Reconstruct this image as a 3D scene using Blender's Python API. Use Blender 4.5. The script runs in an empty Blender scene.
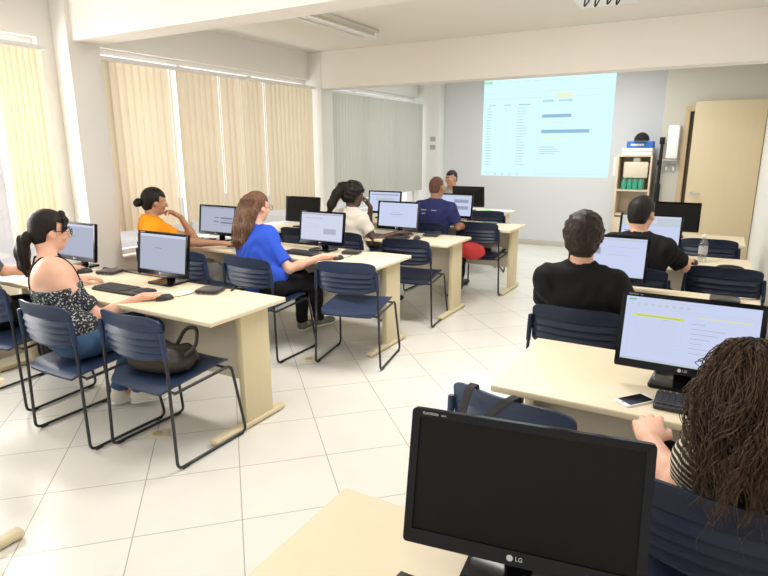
import bpy, bmesh, math, random
import numpy as np
from mathutils import Vector, Matrix
random.seed(7); rng = np.random.default_rng(7)
SC = bpy.context.scene
C = SC.collection
R = math.radians

# ------------------------------------------------------------------ helpers
def link(o, parent=None):
    C.objects.link(o)
    if parent is not None: o.parent = parent
    return o
def tag(o, label=None, cat=None, group=None, kind=None):
    if label: o['label'] = label
    if cat: o['category'] = cat
    if group: o['group'] = group
    if kind: o['kind'] = kind
    return o
def empty(name, loc=(0,0,0), rz=0):
    o = bpy.data.objects.new(name, None); link(o)
    o.empty_display_size = .1
    o.location = loc; o.rotation_euler = (0,0,R(rz)); return o
def copy_tree(o, parent=None):
    c = o.copy(); C.objects.link(c)
    if parent is not None: c.parent = parent
    for ch in list(o.children): copy_tree(ch, c)
    return c

class MB:
    def __init__(s): s.v=[]; s.f=[]; s.m=[]
    def add(s, vs, fs, mi=0):
        b=len(s.v); s.v += [tuple(map(float,p)) for p in vs]
        for f in fs: s.f.append([b+i for i in f]); s.m.append(mi)
        return s
    def box(s, c, d, rot=None, mi=0):
        x,y,z=[q/2 for q in d]
        P=[Vector(p) for p in ((-x,-y,-z),(x,-y,-z),(x,y,-z),(-x,y,-z),(-x,-y,z),(x,-y,z),(x,y,z),(-x,y,z))]
        if rot is not None: P=[rot@p for p in P]
        P=[p+Vector(c) for p in P]
        return s.add(P,[(0,3,2,1),(4,5,6,7),(0,1,5,4),(1,2,6,5),(2,3,7,6),(3,0,4,7)],mi)
    def bounds(s, x0,x1,y0,y1,z0,z1, mi=0):
        return s.box(((x0+x1)/2,(y0+y1)/2,(z0+z1)/2),(abs(x1-x0),abs(y1-y0),abs(z1-z0)),None,mi)
    def tube(s, pts, r, n=8, mi=0, cap=True):
        pts=[Vector(p) for p in pts]; N=len(pts)
        rr=r if hasattr(r,'__len__') else [r]*N
        t0=(pts[1]-pts[0]).normalized()
        ref=Vector((0,0,1)) if abs(t0.z)<.9 else Vector((1,0,0))
        u=t0.cross(ref).normalized(); vs=[]; fs=[]
        for i,p in enumerate(pts):
            t=(pts[min(i+1,N-1)]-pts[max(i-1,0)])
            if t.length<1e-9: t=t0
            t.normalize()
            u=(u-t*u.dot(t))
            if u.length<1e-6: u=t.orthogonal()
            u.normalize(); w=t.cross(u)
            for k in range(n):
                a=2*math.pi*k/n
                vs.append(p+(u*math.cos(a)+w*math.sin(a))*rr[i])
        for i in range(N-1):
            for k in range(n):
                k2=(k+1)%n
                fs.append((i*n+k,i*n+k2,(i+1)*n+k2,(i+1)*n+k))
        if cap:
            fs.append(tuple(range(n))[::-1]); fs.append(tuple((N-1)*n+k for k in range(n)))
        return s.add(vs,fs,mi)
    def cyl(s, a, b, r, r2=None, n=20, mi=0):
        return s.tube([a,b],[r,r if r2 is None else r2],n,mi)
    def lathe(s, prof, c=(0,0,0), n=24, mi=0):
        vs=[];fs=[];M=len(prof)
        for (r,z) in prof:
            for k in range(n):
                a=2*math.pi*k/n; vs.append((c[0]+r*math.cos(a),c[1]+r*math.sin(a),c[2]+z))
        for i in range(M-1):
            for k in range(n):
                k2=(k+1)%n; fs.append((i*n+k,i*n+k2,(i+1)*n+k2,(i+1)*n+k))
        fs.append(tuple(range(n))[::-1]); fs.append(tuple((M-1)*n+k for k in range(n)))
        return s.add(vs,fs,mi)
    def ell(s, c, r, n=16, m=10, rot=None, mi=0):
        vs=[];fs=[]
        for i in range(m+1):
            ph=math.pi*i/m
            for k in range(n):
                th=2*math.pi*k/n
                p=Vector((r[0]*math.sin(ph)*math.cos(th),r[1]*math.sin(ph)*math.sin(th),-r[2]*math.cos(ph)))
                if rot is not None: p=rot@p
                vs.append(p+Vector(c))
        for i in range(m):
            for k in range(n):
                k2=(k+1)%n; fs.append((i*n+k,i*n+k2,(i+1)*n+k2,(i+1)*n+k))
        return s.add(vs,fs,mi)
    def prism(s, poly, z0, z1, mi=0):
        n=len(poly); vs=[(x,y,z0) for x,y in poly]+[(x,y,z1) for x,y in poly]
        fs=[tuple(range(n))[::-1],tuple(range(n,2*n))]+[(i,(i+1)%n,n+(i+1)%n,n+i) for i in range(n)]
        return s.add(vs,fs,mi)
    def shell(s, fn, nu, nv, mi=0):
        """closed shell from fn(u,v,side) with side 0 front / 1 back"""
        vs=[];fs=[];W=nu+1;H=nv+1
        for sd in (0,1):
            for j in range(H):
                for i in range(W): vs.append(fn(i/nu,j/nv,sd))
        o=W*H
        for j in range(nv):
            for i in range(nu):
                a=j*W+i
                fs.append((a,a+1,a+W+1,a+W)); fs.append((o+a,o+a+W,o+a+W+1,o+a+1))
        for i in range(nu):
            fs.append((i,o+i,o+i+1,i+1)); b=nv*W+i; fs.append((b,b+1,o+b+1,o+b))
        for j in range(nv):
            a=j*W; fs.append((a,a+W,o+a+W,o+a)); b=j*W+nu; fs.append((b,o+b,o+b+W,b+W))
        return s.add(vs,fs,mi)
    def build(s, name, mats, parent=None, bevel=0, seg=2, smooth=40, loc=None, kind=None):
        me=bpy.data.meshes.new(name)
        me.from_pydata(s.v,[],s.f)
        if not isinstance(mats,(list,tuple)): mats=[mats]
        for m in mats: me.materials.append(m)
        me.polygons.foreach_set('material_index',s.m)
        bm=bmesh.new(); bm.from_mesh(me)
        bmesh.ops.recalc_face_normals(bm,faces=bm.faces)
        if bevel:
            es=[e for e in bm.edges if len(e.link_faces)==2 and e.calc_face_angle(0)>R(35)]
            bmesh.ops.bevel(bm,geom=es,offset=bevel,segments=seg,profile=.5,affect='EDGES',clamp_overlap=True)
        bm.to_mesh(me); bm.free()
        if smooth:
            me.shade_smooth(); me.set_sharp_from_angle(angle=R(smooth))
        o=bpy.data.objects.new(name,me); link(o,parent)
        if loc is not None: o.location=loc
        if kind: o['kind']=kind
        return o

def fillet(pts, r, n=5):
    pts=[Vector(p) for p in pts]; out=[pts[0]]
    for i in range(1,len(pts)-1):
        a,b,c=pts[i-1],pts[i],pts[i+1]
        d1=(a-b); d2=(c-b); q=min(r,d1.length*.45,d2.length*.45)
        p0=b+d1.normalized()*q; p1=b+d2.normalized()*q
        for k in range(n+1):
            t=k/n; out.append(p0*(1-t)**2+b*2*t*(1-t)+p1*t*t)
    out.append(pts[-1]); return out
def rrect(w,h,r,n=5,cx=0,cy=0):
    P=[]
    for (sx,sy,a0) in ((1,1,0),(-1,1,90),(-1,-1,180),(1,-1,270)):
        for k in range(n+1):
            a=R(a0+90*k/n); P.append((cx+sx*(w/2-r)+r*math.cos(a),cy+sy*(h/2-r)+r*math.sin(a)))
    return P
def text_mesh(txt, size, extrude=.0004):
    cu=bpy.data.curves.new('lettering','FONT'); cu.body=txt; cu.size=size; cu.extrude=extrude
    cu.align_x='CENTER'; cu.align_y='CENTER'
    o=bpy.data.objects.new('lettering',cu); C.objects.link(o)
    dg=bpy.context.evaluated_depsgraph_get()
    me=bpy.data.meshes.new_from_object(o.evaluated_get(dg))
    bpy.data.objects.remove(o); bpy.data.curves.remove(cu)
    V=[tuple(v.co) for v in me.vertices]; F=[tuple(p.vertices) for p in me.polygons]
    bpy.data.meshes.remove(me)
    return V,F

# ------------------------------------------------------------------ materials
def nt(name):
    m=bpy.data.materials.new(name); m.use_nodes=True
    t=m.node_tree; b=t.nodes['Principled BSDF']; return m,t,b
def N(t,ty,**kw):
    n=t.nodes.new(ty)
    for k,v in kw.items():
        if k.startswith('i_'): n.inputs[k[2:]].default_value=v
        else: setattr(n,k,v)
    return n
def mat(name, col, rough=.5, metal=0, var=.06, scale=8, bump=0, bscale=60, spec=.5, stretch=None, coat=0, sss=0, trans=0):
    m,t,b=nt(name)
    L=t.links.new
    tc=N(t,'ShaderNodeTexCoord'); src=tc.outputs['Object']
    if stretch:
        mp=N(t,'ShaderNodeMapping'); mp.inputs['Scale'].default_value=stretch
        L(src,mp.inputs['Vector']); src=mp.outputs['Vector']
    nz=N(t,'ShaderNodeTexNoise'); nz.inputs['Scale'].default_value=scale; nz.inputs['Detail'].default_value=4
    L(src,nz.inputs['Vector'])
    mx=N(t,'ShaderNodeMix',data_type='RGBA')
    c=np.array(col)
    mx.inputs['A'].default_value=(*np.clip(c*(1-var),0,1),1); mx.inputs['B'].default_value=(*np.clip(c*(1+var),0,1),1)
    L(nz.outputs['Fac'],mx.inputs['Factor']); L(mx.outputs['Result'],b.inputs['Base Color'])
    b.inputs['Roughness'].default_value=rough; b.inputs['Metallic'].default_value=metal
    b.inputs['Specular IOR Level'].default_value=spec
    b.inputs['Coat Weight'].default_value=coat
    if sss:
        b.inputs['Subsurface Weight'].default_value=sss; b.inputs['Subsurface Radius'].default_value=(.8,.35,.2); b.inputs['Subsurface Scale'].default_value=.01
    if trans: b.inputs['Transmission Weight'].default_value=trans
    if bump:
        n2=N(t,'ShaderNodeTexNoise'); n2.inputs['Scale'].default_value=bscale; n2.inputs['Detail'].default_value=3
        L(src,n2.inputs['Vector'])
        bp=N(t,'ShaderNodeBump'); bp.inputs['Strength'].default_value=bump; bp.inputs['Distance'].default_value=.01
        L(n2.outputs['Fac'],bp.inputs['Height']); L(bp.outputs['Normal'],b.inputs['Normal'])
    return m
def emit(name, col, s=1.0):
    m=bpy.data.materials.new(name); m.use_nodes=True; t=m.node_tree; t.nodes.clear()
    e=N(t,'ShaderNodeEmission'); e.inputs['Color'].default_value=(*col,1); e.inputs['Strength'].default_value=s
    o=N(t,'ShaderNodeOutputMaterial'); t.links.new(e.outputs[0],o.inputs[0]); return m

M={}
M['wall']=mat('wall_paint',(.80,.79,.76),.75,var=.02,scale=2)
M['wall_cool']=mat('wall_paint_cool',(.68,.69,.70),.7,var=.02,scale=2)
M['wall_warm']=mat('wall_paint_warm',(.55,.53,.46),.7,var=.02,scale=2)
M['ceiling']=mat('ceiling_paint',(.80,.775,.73),.85,var=.02,scale=2)
M['beam']=mat('beam_paint',(.84,.81,.76),.8,var=.02,scale=2)
M['base']=mat('baseboard_tile',(.55,.51,.44),.5)
M['white_metal']=mat('white_metal',(.82,.82,.82),.35)
M['lamp_housing']=mat('lamp_housing',(.62,.60,.54),.35)
M['tube']=mat('lamp_tube',(.85,.84,.80),.25)
M['desk']=mat('desk_laminate',(.84,.735,.54),.40,var=.025,scale=3,stretch=(1,8,1))
M['desk_edge']=mat('desk_edge_band',(.80,.72,.55),.4,var=.02)
M['desk_leg']=mat('desk_leg_laminate',(.70,.61,.40),.45,var=.04,scale=3,stretch=(6,6,.6))
M['modesty']=mat('desk_modesty_laminate',(.66,.60,.49),.5,var=.02)
M['plastic_blue']=mat('chair_blue_plastic',(.026,.045,.10),.38,spec=.35,var=.08,scale=5,bump=.05,bscale=220)
M['plastic_navy']=mat('chair_navy_plastic',(.015,.022,.050),.42,spec=.32,var=.08,scale=5,bump=.05,bscale=220)
M['rod']=mat('chair_dark_steel',(.012,.013,.022),.35,spec=.6)
M['bezel']=mat('monitor_black_gloss',(.005,.005,.006),.16,spec=.22)
M['bezel_matte']=mat('monitor_black_plastic',(.007,.007,.008),.38,spec=.3)
M['scr_off']=mat('screen_off',(.0060,.0060,.0052),.5,spec=.18)
M['logo']=mat('logo_silver',(.62,.62,.64),.35)
M['key']=mat('keyboard_black',(.022,.022,.025),.5)
M['keycap']=mat('keyboard_caps',(.045,.046,.052),.5)
M['client']=mat('thin_client_black',(.03,.03,.035),.3)
M['client_grey']=mat('thin_client_grey',(.42,.42,.43),.35)
M['port']=mat('port_dark',(.01,.01,.01),.5)
M['cable']=mat('cable_black',(.012,.012,.013),.5)
M['white']=mat('white_plastic',(.86,.86,.86),.4,var=.01)
M['paper']=mat('paper_white',(.88,.88,.87),.8,var=.01)
M['door']=mat('door_wood',(.66,.55,.36),.5,var=.05,scale=2.5,stretch=(5,5,.5))
M['frame_wood']=mat('frame_wood',(.52,.40,.24),.5,var=.08,scale=3,stretch=(6,6,.5))
M['gap']=mat('dark_gap',(.12,.09,.06),.8)
M['steel']=mat('brushed_steel',(.6,.6,.6),.3,metal=1)
M['cab']=mat('cabinet_wood',(.66,.56,.42),.5,var=.05,scale=3,stretch=(5,5,.5))
M['cab_in']=mat('cabinet_interior',(.74,.66,.54),.6)
M['cream']=mat('cream_plastic',(.70,.64,.50),.4)
M['green_glass']=mat('green_bottle',(.05,.36,.24),.15,var=.3,scale=25)
M['blue_box']=mat('blue_card',(.03,.16,.62),.5)
M['black_cloth']=mat('black_cloth',(.012,.012,.013),.9,bump=.3)
M['leather']=mat('brown_leather',(.035,.026,.022),.5,bump=.25,bscale=35,var=.3,scale=10)
M['strap']=mat('grey_webbing',(.035,.034,.033),.75,bump=.3,bscale=300)
M['red_cloth']=mat('red_fabric',(.55,.035,.035),.6,bump=.35,bscale=25,var=.25,scale=9)
M['green_paper']=mat('green_paper',(.16,.58,.20),.7,var=.3,scale=20)
M['phone_glass']=mat('phone_glass',(.01,.01,.012),.12)
M['ground']=mat('outside_ground',(.6,.6,.58),.9)
M['bld']=mat('building_render',(.86,.84,.88),.8,var=.1,scale=1)
M['bld_win']=mat('building_window',(.22,.22,.26),.3)

def blind_mat(nm,c1,c2):
    m=bpy.data.materials.new(nm); m.use_nodes=True; t=m.node_tree; t.nodes.clear(); L=t.links.new
    tc=N(t,'ShaderNodeTexCoord'); mp=N(t,'ShaderNodeMapping'); mp.inputs['Scale'].default_value=(40,40,1.5)
    nz=N(t,'ShaderNodeTexNoise'); nz.inputs['Scale'].default_value=3
    L(tc.outputs['Object'],mp.inputs[0]); L(mp.outputs[0],nz.inputs[0])
    mx=N(t,'ShaderNodeMix',data_type='RGBA'); mx.inputs['A'].default_value=(*c1,1); mx.inputs['B'].default_value=(*c2,1)
    L(nz.outputs['Fac'],mx.inputs['Factor'])
    d=N(t,'ShaderNodeBsdfDiffuse'); tr=N(t,'ShaderNodeBsdfTranslucent'); L(mx.outputs['Result'],d.inputs[0]); L(mx.outputs['Result'],tr.inputs[0])
    ms=N(t,'ShaderNodeMixShader'); ms.inputs[0].default_value=.5; L(d.outputs[0],ms.inputs[1]); L(tr.outputs[0],ms.inputs[2])
    o=N(t,'ShaderNodeOutputMaterial'); L(ms.outputs[0],o.inputs[0]); return m
M['blind']=blind_mat('blind_fabric',(.60,.52,.39),(.70,.62,.48)); M['blind_grey']=blind_mat('blind_fabric_grey',(.47,.47,.42),(.53,.53,.48)); M['blind_light']=blind_mat('blind_fabric_light',(.76,.67,.52),(.83,.75,.61))
def pane_mat(name,col=(1,1,1),gl=.06):
    m=bpy.data.materials.new(name); m.use_nodes=True; t=m.node_tree; t.nodes.clear(); L=t.links.new
    a=N(t,'ShaderNodeBsdfTransparent'); a.inputs[0].default_value=(*col,1)
    g=N(t,'ShaderNodeBsdfGlossy'); g.inputs['Roughness'].default_value=.02
    ms=N(t,'ShaderNodeMixShader'); ms.inputs[0].default_value=gl; L(a.outputs[0],ms.inputs[1]); L(g.outputs[0],ms.inputs[2])
    o=N(t,'ShaderNodeOutputMaterial'); L(ms.outputs[0],o.inputs[0]); return m
M['pane']=pane_mat('window_glass')
M['bottle']=pane_mat('clear_bottle_plastic',(.80,.84,.86),.16)
M['lens']=pane_mat('spectacle_lens',(.93,.95,.96))

def floor_mat():
    m,t,b=nt('floor_tiles'); L=t.links.new
    tc=N(t,'ShaderNodeTexCoord'); sp=N(t,'ShaderNodeSeparateXYZ'); L(tc.outputs['Object'],sp.inputs[0])
    def line(op,off,per):
        a=N(t,'ShaderNodeMath',operation=op); L(sp.outputs['Y'],a.inputs[0]); L(sp.outputs['X'],a.inputs[1])
        c=N(t,'ShaderNodeMath',operation='SUBTRACT'); L(a.outputs[0],c.inputs[0]); c.inputs[1].default_value=off
        d=N(t,'ShaderNodeMath',operation='DIVIDE'); L(c.outputs[0],d.inputs[0]); d.inputs[1].default_value=per
        fl=N(t,'ShaderNodeMath',operation='FLOOR'); L(d.outputs[0],fl.inputs[0])
        f=N(t,'ShaderNodeMath',operation='SUBTRACT'); L(d.outputs[0],f.inputs[0]); L(fl.outputs[0],f.inputs[1])
        e=N(t,'ShaderNodeMath',operation='SUBTRACT'); L(f.outputs[0],e.inputs[0]); e.inputs[1].default_value=.5
        g=N(t,'ShaderNodeMath',operation='ABSOLUTE'); L(e.outputs[0],g.inputs[0])
        h=N(t,'ShaderNodeMath',operation='GREATER_THAN'); L(g.outputs[0],h.inputs[0]); h.inputs[1].default_value=.5-.0055
        return h,fl
    h1,f1=line('ADD',-.04,.647); h2,f2=line('SUBTRACT',3.34,.648)
    mxl=N(t,'ShaderNodeMath',operation='MAXIMUM'); L(h1.outputs[0],mxl.inputs[0]); L(h2.outputs[0],mxl.inputs[1])
    cmb=N(t,'ShaderNodeCombineXYZ'); L(f1.outputs[0],cmb.inputs[0]); L(f2.outputs[0],cmb.inputs[1])
    wn=N(t,'ShaderNodeTexWhiteNoise'); L(cmb.outputs[0],wn.inputs['Vector'])
    nz=N(t,'ShaderNodeTexNoise'); nz.inputs['Scale'].default_value=5; nz.inputs['Detail'].default_value=6; L(tc.outputs['Object'],nz.inputs[0])
    ad=N(t,'ShaderNodeMath',operation='MULTIPLY_ADD'); L(wn.outputs['Value'],ad.inputs[0]); ad.inputs[1].default_value=.35; L(nz.outputs['Fac'],ad.inputs[2])
    c1=N(t,'ShaderNodeMix',data_type='RGBA'); c1.inputs['A'].default_value=(.73,.71,.66,1); c1.inputs['B'].default_value=(.80,.785,.735,1); L(ad.outputs[0],c1.inputs['Factor'])
    c2=N(t,'ShaderNodeMix',data_type='RGBA'); c2.inputs['B'].default_value=(.42,.39,.34,1); L(mxl.outputs[0],c2.inputs['Factor']); L(c1.outputs['Result'],c2.inputs['A'])
    L(c2.outputs['Result'],b.inputs['Base Color']); b.inputs['Roughness'].default_value=.24; b.inputs['Specular IOR Level'].default_value=.45
    return m
M['floor']=floor_mat()

def skin(name,col):
    return mat(name,col,.48,var=.10,scale=14,bump=.06,bscale=120,sss=.15)
M['skin_light']=skin('skin_light',(.72,.42,.29)); M['skin_mid']=skin('skin_mid',(.50,.27,.165))
M['skin_tan']=skin('skin_tan',(.42,.215,.13)); M['skin_dark']=skin('skin_dark',(.105,.052,.034)); M['skin_pink']=skin('skin_pink',(.80,.47,.34))
def hairmat(name,c1,c2,rough=.42):
    m,t,b=nt(name); L=t.links.new
    tc=N(t,'ShaderNodeTexCoord'); mp=N(t,'ShaderNodeMapping'); mp.inputs['Scale'].default_value=(60,60,7); L(tc.outputs['Object'],mp.inputs[0])
    nz=N(t,'ShaderNodeTexNoise'); nz.inputs['Scale'].default_value=2.2; nz.inputs['Detail'].default_value=5; nz.inputs['Distortion'].default_value=.6; L(mp.outputs[0],nz.inputs[0])
    rp=N(t,'ShaderNodeValToRGB'); rp.color_ramp.elements[0].position=.35; rp.color_ramp.elements[1].position=.68
    rp.color_ramp.elements[0].color=(*c1,1); rp.color_ramp.elements[1].color=(*c2,1)
    L(nz.outputs['Fac'],rp.inputs[0]); L(rp.outputs[0],b.inputs['Base Color'])
    bp=N(t,'ShaderNodeBump'); bp.inputs['Strength'].default_value=.55; bp.inputs['Distance'].default_value=.006
    L(nz.outputs['Fac'],bp.inputs['Height']); L(bp.outputs[0],b.inputs['Normal'])
    b.inputs['Roughness'].default_value=rough; b.inputs['Specular IOR Level'].default_value=.22; return m
M['hair_black']=hairmat('hair_black',(.006,.005,.005),(.022,.017,.015))
M['hair_dark']=hairmat('hair_dark_brown',(.012,.008,.006),(.045,.030,.022),.5)
M['hair_brown']=hairmat('hair_brown',(.07,.035,.022),(.26,.135,.075))
M['hair_curly']=hairmat('hair_curly_brown',(.018,.011,.008),(.15,.09,.058),.40); M['hair_deep']=hairmat('hair_deep_brown',(.008,.005,.004),(.028,.017,.012),.6)
M['hair_buzz']=hairmat('hair_shaved',(.10,.05,.035),(.17,.085,.055),.6)
def cloth(name,col,var=.12): return mat(name,col,.85,var=var,scale=9,bump=.25,bscale=18,spec=.2)
M['c_orange']=cloth('orange_shirt',(.90,.33,.012)); M['c_blue']=cloth('royal_blue_shirt',(.035,.10,.62)); M['c_white']=cloth('cream_blouse',(.76,.70,.62),.05)
M['c_black']=cloth('black_shirt',(.010,.010,.011)); M['c_blackpant']=cloth('black_trousers',(.013,.013,.015)); M['c_jeans']=cloth('blue_jeans',(.05,.105,.21),.35)
M['c_grey']=cloth('grey_shirt',(.12,.12,.13)); M['c_lightjean']=cloth('pale_trousers',(.42,.42,.40))
M['shoe_white']=mat('white_shoe',(.80,.77,.71),.6); M['shoe_grey']=mat('grey_shoe',(.22,.21,.20),.6,var=.4,scale=30); M['shoe_black']=mat('black_shoe',(.012,.012,.012),.5)
M['eye_white']=mat('eye_white',(.8,.8,.78),.2); M['eye_iris']=mat('eye_iris',(.03,.018,.01),.1)
M['glasses']=mat('glasses_frame',(.01,.01,.011),.25)
def pattern_mat():
    m,t,b=nt('floral_top'); L=t.links.new
    tc=N(t,'ShaderNodeTexCoord'); v=N(t,'ShaderNodeTexVoronoi'); v.inputs['Scale'].default_value=75; L(tc.outputs['Object'],v.inputs['Vector'])
    nz=N(t,'ShaderNodeTexNoise'); nz.inputs['Scale'].default_value=95; L(tc.outputs['Object'],nz.inputs[0])
    a=N(t,'ShaderNodeMath',operation='MULTIPLY_ADD'); L(v.outputs['Distance'],a.inputs[0]); a.inputs[1].default_value=.5; L(nz.outputs['Fac'],a.inputs[2])
    rp=N(t,'ShaderNodeValToRGB'); rp.color_ramp.interpolation='CONSTANT'
    e=rp.color_ramp.elements; e[0].position=0; e[0].color=(.55,.56,.56,1); e[1].position=.67; e[1].color=(.02,.022,.028,1)
    e2=rp.color_ramp.elements.new(.60); e2.color=(.16,.18,.21,1)
    L(a.outputs[0],rp.inputs[0]); L(rp.outputs[0],b.inputs['Base Color']); b.inputs['Roughness'].default_value=.85; return m
M['c_floral']=pattern_mat()
def stripe_mat():
    m,t,b=nt('striped_top'); L=t.links.new
    tc=N(t,'ShaderNodeTexCoord'); sp=N(t,'ShaderNodeSeparateXYZ'); L(tc.outputs['Object'],sp.inputs[0])
    nz=N(t,'ShaderNodeTexNoise'); nz.inputs['Scale'].default_value=6; L(tc.outputs['Object'],nz.inputs[0])
    ad=N(t,'ShaderNodeMath',operation='MULTIPLY_ADD'); L(nz.outputs['Fac'],ad.inputs[0]); ad.inputs[1].default_value=.012; L(sp.outputs['Z'],ad.inputs[2])
    ad2=N(t,'ShaderNodeMath',operation='MULTIPLY_ADD'); L(sp.outputs['X'],ad2.inputs[0]); ad2.inputs[1].default_value=.55; L(ad.outputs[0],ad2.inputs[2])
    ml=N(t,'ShaderNodeMath',operation='MULTIPLY'); L(ad2.outputs[0],ml.inputs[0]); ml.inputs[1].default_value=58
    fr=N(t,'ShaderNodeMath',operation='FRACT'); L(ml.outputs[0],fr.inputs[0])
    g=N(t,'ShaderNodeMath',operation='GREATER_THAN'); L(fr.outputs[0],g.inputs[0]); g.inputs[1].default_value=.62
    mx=N(t,'ShaderNodeMix',data_type='RGBA'); mx.inputs['A'].default_value=(.014,.013,.015,1); mx.inputs['B'].default_value=(.68,.58,.44,1); L(g.outputs[0],mx.inputs['Factor'])
    L(mx.outputs['Result'],b.inputs['Base Color']); b.inputs['Roughness'].default_value=.8; return m
M['c_stripe']=stripe_mat()
M['c_navy']=cloth('navy_tshirt',(.030,.036,.135))
M['print']=mat('shirt_print',(.36,.38,.55),.8)

# ------------------------------------------------------------------ camera (solved from the photograph)
H=1.62
yaw,pit,rol=-.52369,.238564,-.0031
fw=Vector((math.sin(yaw)*math.cos(pit),math.cos(yaw)*math.cos(pit),-math.sin(pit)))
rt=Vector((math.cos(yaw),-math.sin(yaw),0)); up=rt.cross(fw)
r2=rt*math.cos(rol)+up*math.sin(rol); u2=up*math.cos(rol)-rt*math.sin(rol)
cd=bpy.data.cameras.new('camera'); cam=bpy.data.objects.new('camera',cd); link(cam)
m4=Matrix.Identity(4)
for i in range(3): m4[i][0]=r2[i]; m4[i][1]=u2[i]; m4[i][2]=-fw[i]
m4.translation=Vector((0,0,H)); cam.matrix_world=m4
cd.sensor_width=36; cd.lens=578.25/768*36; cd.clip_start=.02
SC.camera=cam

# ------------------------------------------------------------------ room shell
XL,XR,YF,ZC=-4.80,.41,9.74,2.80     # left wall plane, right wall, far wall, ceiling
XC=-4.60                            # room face of the columns
WZ0,WZ1=.64,2.47                    # window sill and head
def S(mb,name,m,**kw): return mb.build(name,m,kind='structure',**kw)
S(MB().bounds(XL-.25,XR+.2,-1.2,YF+.2,-.1,0),'floor',M['floor'],smooth=0)
S(MB().bounds(XL-.25,XR+.2,-1.2,YF+.2,ZC,ZC+.1),'ceiling',M['ceiling'],smooth=0)
wins=[(.4,2.86),(3.28,6.38),(6.64,9.52)]
wl=MB(); 
wl.bounds(XL-.2,XL,-1.2,YF+.2,0,WZ0); wl.bounds(XL-.2,XL,-1.2,YF+.2,WZ1,ZC)
e=[-1.2]+[q for w in wins for q in w]+[YF+.2]
for i in range(0,len(e),2): wl.bounds(XL-.2,XL,e[i],e[i+1],WZ0,WZ1)
S(wl,'wall_left',M['wall'],smooth=0)
S(MB().bounds(XL-.2,XR+.2,YF,YF+.2,0,ZC),'wall_far',M['wall_cool'],smooth=0)
S(MB().bounds(XR,XR+.2,-1.2,YF+.2,0,ZC),'wall_right',M['wall'],smooth=0)
YB=9.35
wb=MB(); wb.bounds(-.83,-.50,YB,YF-.001,0,ZC); wb.bounds(-.50,XR-.001,YB,YF-.001,2.14,ZC)
S(wb,'wall_entrance',M['wall_warm'],smooth=0)
S(MB().bounds(XL+.001,XR-.001,3.03,3.27,2.45,ZC-.001),'trim_1',M['beam'],smooth=0)
S(MB().bounds(XL+.001,XR-.001,6.38,6.62,2.355,ZC-.001),'trim_2',M['beam'],smooth=0)
for i,(a,b,x) in enumerate(((2.99,3.27,XC),(6.37,6.63,XC),(9.52,YF-.001,-4.38))):
    S(MB().bounds(XL+.001,x,a,b,0,ZC-.002),'trim_%d'%(i+3),M['wall'],bevel=.008)
S(MB().bounds(-4.38,-.83,YF-.014,YF,0,.085),'baseboard_far',M['base'],bevel=.003)
for a,b in ((-1.2,2.99),):
    S(MB().bounds(XL,XL+.014,a,b,0,.085),'baseboard_left',M['base'],bevel=.003)
S(MB().bounds(XL,XL+.014,3.27,6.37,0,.085),'baseboard_left',M['base'],bevel=.003)
S(MB().bounds(XL,XL+.014,6.63,9.52,0,.085),'baseboard_left',M['base'],bevel=.003)
S(MB().bounds(XR-.014,XR,-1.2,YB,0,.085),'baseboard_right',M['base'],bevel=.003)
for i,(a,b) in enumerate(wins):
    w=MB(); xm=XL-.10; t=.045
    w.bounds(xm-.03,xm+.03,a,b,WZ0,WZ0+t); w.bounds(xm-.03,xm+.03,a,b,WZ1-t,WZ1)
    n=3
    for k in range(n+1):
        y=a+(b-a)*k/n; y=min(max(y,a+t/2),b-t/2); w.bounds(xm-.028,xm+.028,y-t/2,y+t/2,WZ0+t,WZ1-t)
    wo=S(w,'window_%d'%(i+1),M['white_metal'],bevel=.004)
    MB().bounds(xm-.003,xm+.003,a+.01,b-.01,WZ0+.01,WZ1-.01).build('pane',M['pane'],wo,smooth=0)
    MB().bounds(XL-.2,XL+.03,a,b,WZ0-.03,WZ0-.001).build('sill',M['white'],wo,bevel=.005)
# door of the entrance
fr=MB(); fr.bounds(-.56,-.49,YB-.02,YB+.10,0,2.16); fr.bounds(-.49,XR-.002,YB-.02,YB+.10,2.09,2.16)
d1=S(fr,'door_1',M['frame_wood'],bevel=.004)
MB().bounds(-.488,-.425,YB+.03,YB+.09,0,2.09).build('shadow_gap',M['gap'],d1)
dp=MB().bounds(-.435,.402,YB-.085,YB-.045,.01,2.215).build('door_panel',M['door'],d1,bevel=.004)
hd=MB(); hd.cyl((-.36,YB-.085,.98),(-.36,YB-.135,.98),.011,n=12); hd.tube(fillet([(-.36,YB-.13,.98),(-.27,YB-.135,.98),(-.255,YB-.125,.98)],.01),.009,10)
hd.lathe([(.026,0),(.026,.004),(.02,.008)],(0,0,0),16) if False else hd.cyl((-.36,YB-.085,.98),(-.36,YB-.093,.98),.026,n=16)
hd.build('door_handle',M['steel'],dp)
# entrance recess behind the door
S(MB().bounds(-.50,XR-.002,YF-.03,YF-.003,0,2.14),'wall_recess',M['wall_warm'],smooth=0)

# outside
bo=MB(); bo.bounds(-12.3,-9.6,2.0,7.6,-1.5,2.35)
b_=bo.build('building',M['bld'],smooth=0); tag(b_,'pale lavender building seen through the uncovered window at far left','building')
for (y0,z0) in ((4.35,.95),(4.95,.95),(5.7,.95),(6.5,.95)):
    MB().bounds(-9.62,-9.55,y0,y0+.3,z0,z0+.32).build('facade_window',M['bld_win'],b_,smooth=0)
S(MB().bounds(-30,XL-.26,-20,30,-1.7,-1.5),'ground',M['ground'],smooth=0)

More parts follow.
